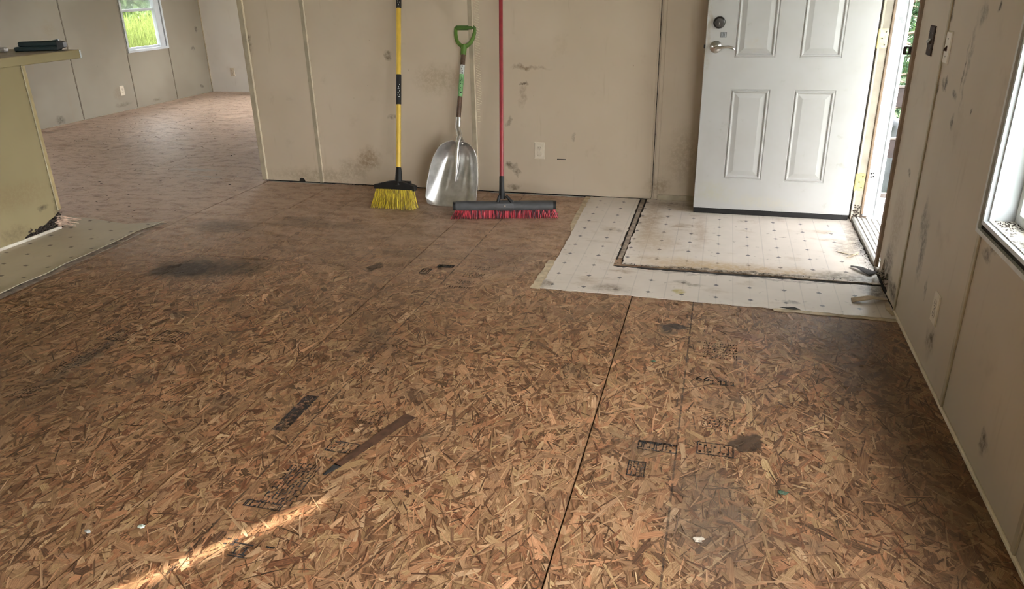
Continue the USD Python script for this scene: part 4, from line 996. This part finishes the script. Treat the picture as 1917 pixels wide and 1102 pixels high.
obj('shard', curl([cp(.12), cp(.35), cp(.6), cp(.85), cp(1.0)], .026, .048, .002), simple('dark_shard', (.075, .034, .018), .6, .3, 40), sc, smooth=True)
obj('charred_tip', curl([cp(-.02), cp(.06), cp(.13)], .008, .027, .003), m_dark, sc, smooth=True)
# ---- more below: outdoors
# ================================================================== OUTDOORS
def leaf_mat(name, c, tr=.4, var=.3):
    g = G(); rnd = g.noise(7, 3)
    col = g.mix(g.rng(rnd + '.fac', .3, .7), tuple(x * (1 - var) for x in c), tuple(min(1, x * (1 + var)) for x in c))
    d = g.add('diffuse_bsdf', {}, color=col); t = g.add('translucent_bsdf', {}, color=col)
    m = g.add('mix_closure', {'fac': tr}, closure1=d + '.BSDF', closure2=t + '.BSDF')
    return usdkit.material(stage, LOOK + name, g.n, g.l, surface=m + '.closure')
m_ground = simple('ground_soil_grass', (.05, .085, .025), .9, .4, 3)
m_grass = leaf_mat('meadow_grass', (.115, .14, .04), .45, .45)
m_lawn = leaf_mat('lawn_grass', (.055, .12, .02), .4)
m_conifer = leaf_mat('conifer_needles', (.028, .05, .028), .2)
m_leaf = leaf_mat('broad_leaf', (.042, .07, .028), .3)
m_leaf2 = leaf_mat('meadow_tree_leaf', (.11, .16, .07), .35)
m_bark = simple('bark', (.09, .07, .05), .85, .3, 20)
m_deck = simple('deck_boards', (.30, .29, .28), .6, .15, 8)
m_rail = simple('deck_rail_brown', (.040, .026, .023), .6, .25, 14)
m_railtop = simple('deck_rail_weathered', (.17, .14, .125), .7, .2, 14)
gd = obj('ground', bx(-60, 60, -60, 60, -.95, -.75), m_ground, None, kind='structure')
# under the home: skirt so that no light comes from below
obj('skirting', [bx(-7.2, -3.28, 9.76, 9.80, -.76, -.02), bx(.90, .925, -1.6, 5.175, -.76, -.02), bx(-3.3, .925, 5.15, 5.175, -.76, -.02), bx(-7.2, -7.16, -1.6, 9.8, -.76, -.02), bx(-7.2, .93, -1.6, -1.56, -.76, -.02)], m_white, None, kind='structure')

def blades(name, label, cat, x0, x1, y0, y1, n, h0, h1, mat, seed, zg=-.75, wid=.010, tri=True, kind='stuff', where=None):
    r = np.random.default_rng(seed)
    x, y = r.uniform(x0, x1, n), r.uniform(y0, y1, n); h = r.uniform(h0, h1, n); a = r.uniform(0, 2 * np.pi, n); ln = r.uniform(.02, .35, n); w = wid * r.uniform(.5, 1.4, n)
    d = np.stack([np.cos(a), np.sin(a), 0 * a], 1); b = r.uniform(0, 2 * np.pi, n); s = np.stack([np.cos(b), np.sin(b), 0 * b], 1)
    P = np.stack([x, y, np.full(n, zg)], 1); up = np.array([0, 0, 1.0])
    m1 = P + up * (h * .55)[:, None] + d * (h * ln * .25)[:, None]; tp = P + up * h[:, None] + d * (h * ln)[:, None]
    V = np.stack([P - s * w[:, None] / 2, P + s * w[:, None] / 2, m1 - s * w[:, None] * .5, m1 + s * w[:, None] * .5, tp], 1).reshape(-1, 3)
    F = (np.arange(n)[:, None, None] * 5 + np.array([[0, 1, 3], [0, 3, 2], [2, 3, 4]])[None]).reshape(-1, 3)
    obj(name, trimesh.Trimesh(V, F, process=False), mat, None, smooth=False, label=label, cat=cat, kind=kind)
blades('meadow_grass', 'tall bright yellow-green grass outside the far left window', 'grass', -13.5, -7.9, 8.0, 19, 26000, .9, 1.78, m_grass, 1, wid=.028)
blades('lawn_grass', 'short bright green grass on the far side of the pipe beyond the deck', 'grass', 1.55, 3.2, 6.45, 7.75, 4000, .15, .5, m_lawn, 2, wid=.014)

def leaf_cloud(n, c, r, size, seed, hollow=.35, flat=1.0):
    q = np.random.default_rng(seed)
    d = q.normal(0, 1, (n, 3)); d /= np.linalg.norm(d, axis=1, keepdims=True)
    rad = (hollow + (1 - hollow) * q.random(n)) ** .7
    rr = 1 + .25 * (meshkit.noise(d * 2.5 + seed, seed) - .5) * 2
    P = np.array(c) + d * (rad * rr)[:, None] * np.array(r)
    a = q.normal(0, 1, (n, 3)); a /= np.linalg.norm(a, axis=1, keepdims=True)
    b = np.cross(a, q.normal(0, 1, (n, 3))); b /= np.linalg.norm(b, axis=1, keepdims=True)
    s = size * q.uniform(.5, 1.4, n)[:, None]
    V = np.stack([P - a * s, P + b * s * .5 * flat, P + a * s, P - b * s * .5 * flat], 1).reshape(-1, 3)
    F = (np.arange(n)[:, None, None] * 4 + np.array([[0, 1, 2], [0, 2, 3]])[None]).reshape(-1, 3)
    return trimesh.Trimesh(V, F, process=False)
def tree(label, x, y, zc, r, n, size, mat, seed, trunk=.12, group=None, cat='tree', name='tree'):
    t = thing(name, label, cat, (x, y, -.75), group=group)
    obj('trunk', tube([(x, y, -.75), (x + .05, y, zc)], [trunk, trunk * .5], 8), m_bark, t)
    cl = [leaf_cloud(n, (x, y, zc), r, size, seed)]
    obj('crown', cl, mat, t, smooth=False)
def conifer(label, x, y, h, rb, seed, n=52):
    t = thing('conifer', label, 'tree', (x, y, -.75))
    q = np.random.default_rng(seed)
    obj('trunk', tube([(x, y, -.75), (x, y, -.75 + h)], [.14, .02], 8), m_bark, t)
    V, F = [], []
    limbs = []
    for i in range(n):
        f = i / n; z = -.75 + h * (.10 + .88 * f); L = rb * (1 - f) ** .8 + .1
        for kk in range(7):
            a = q.uniform(0, 6.28); tip = np.array([x + math.cos(a) * L, y + math.sin(a) * L, z - .25 * L]); base = np.array([x, y, z])
            if kk == 0: limbs.append(tube([base, tip], [.018, .005], 4))
            m = 26; tt = q.uniform(.1, 1.0, m)
            P = base + (tip - base) * tt[:, None] + q.normal(0, .035, (m, 3))
            dr = q.normal(0, 1, (m, 3)); dr[:, 2] -= .5; dr /= np.linalg.norm(dr, axis=1, keepdims=True)
            sd_ = np.cross(dr, q.normal(0, 1, (m, 3))); sd_ /= np.linalg.norm(sd_, axis=1, keepdims=True)
            l = q.uniform(.05, .14, m)[:, None]
            o = len(V) and sum(len(v) for v in V)
            V.append(np.stack([P - sd_ * .012, P + sd_ * .012, P + dr * l], 1).reshape(-1, 3))
    V = np.vstack(V); F = np.arange(len(V)).reshape(-1, 3)
    obj('needles', trimesh.Trimesh(V, F, process=False), m_conifer, t, smooth=False)
    obj('branches', limbs, m_bark, t)
conifer('dark green conifer nearest behind the deck rails outside the doorway', 2.25, 9.3, 6.5, 1.5, 11)
conifer('second dark conifer further back beyond the doorway', 1.8, 12.6, 7.5, 1.9, 12)
conifer('dark conifer to the right beyond the deck', 5.9, 11.3, 7.0, 1.8, 13, 36)
conifer('dark conifer straight out from the doorway', 5.6, 6.9, 7.5, 2.0, 14, 40)
conifer('dark conifer out beyond the bush by the right window', 8.9, 3.0, 8.0, 2.1, 15, 40)
tree('broad leafy tree closing the view far behind the conifers', 3.3, 18.5, 2.6, (4.2, 2.2, 3.6), 7000, .16, m_leaf, 21)
tree('broad leafy bush beside the deck outside the right window', 4.6, 3.2, 1.0, (1.2, 1.2, 1.7), 3500, .10, m_leaf, 22, .06, cat='bush', name='bush')
tree('tall leafy tree added left of the home to block sun from its windows', -11.2, 3.4, 3.4, (2.3, 2.2, 3.4), 9000, .16, m_leaf, 23)  # unseen tree, put here to keep direct sun out of the left window
tree('tall leafy tree added near the front left corner to block sun', -11.0, -2.0, 3.4, (2.2, 1.9, 3.4), 8000, .16, m_leaf, 26)  # another unseen tree added to stop sun entering the left side
tree('leafy tree at the back of the meadow, seen in the upper pane', -18.5, 24.5, 2.6, (4.6, 4.0, 3.6), 9000, .17, m_leaf2, 24)
tree('second leafy tree at the back of the meadow', -28.5, 29.5, 3.4, (5.5, 5.0, 4.4), 8000, .22, m_leaf2, 25)
# deck with boards, rails and posts
dk = thing('deck', 'pale grey board deck outside the doorway', 'deck', (1.8, 5.0, -.2))
for i in range(11):
    yy = 3.6 + i * .235
    obj('deck_board', bx(.96, 2.9, yy, yy + .228, -.225, -.19, .004), m_deck, dk, smooth=False)
obj('rim_board', bx(.96, 2.9, 6.19, 6.23, -.36, -.165), m_railtop, dk)
for x in (1.02, 2.8):
    for y in (3.7, 6.1): obj('footing_post', bx(x, x + .09, y, y + .09, -.76, -.225), m_rail, dk)
pr = thing('added_roof', 'added unseen grey roof over the deck cutting skylight at the door', 'roof', (1.9, 4.8, 2.4))  # unseen roof, added to cut the skylight falling on the door
obj('roof_sheet', bx(.93, 3.0, 2.6, 6.5, 2.42, 2.46), m_railtop, pr)
for y in (2.66, 6.2): obj('roof_post', bx(2.81, 2.90, y, y + .09, -.16 if y > 6 else -.76, 2.42), m_rail, pr)
rl = thing('deck_railing', 'brown deck railing of two wide boards outside the doorway', 'railing', (1.9, 6.1, -.19))
for z0_ in (.50, .13): 
    rb_ = obj('rail_board', bx(.96, 2.9, 6.10, 6.138, z0_, z0_ + .135, .003), m_rail, rl)
    obj('board_top', bx(.96, 2.9, 6.097, 6.141, z0_ + .1355, z0_ + .150, .003), m_railtop, rb_, label='weathered pale top edge')
for x in (1.75, 2.81): obj('post', bx(x, x + .09, 6.14, 6.19, -.16, .80, .003), m_rail, rl)
blades('lawn_grass', 'bright green grass strip close to the doorway side of the pipe', 'grass', .98, 1.33, 6.45, 7.75, 1800, .15, .5, m_lawn, 3, wid=.014)
tk = thing('grey_pipe', 'grey pipe stub standing in the grass behind the deck railing', 'pipe', (1.44, 7.1, -.75))
obj('pipe', tube([(1.46, 7.05, -.75), (1.46, 7.05, .15), (1.44, 7.05, .225), (1.36, 7.04, .25), (1.22, 7.02, .25)], .055, 14), simple('pipe_grey', (.12, .13, .14), .5), tk)
obj('collar', tube([(1.235, 7.022, .25), (1.20, 7.018, .25)], .062, 14), m_darkmetal, tk)
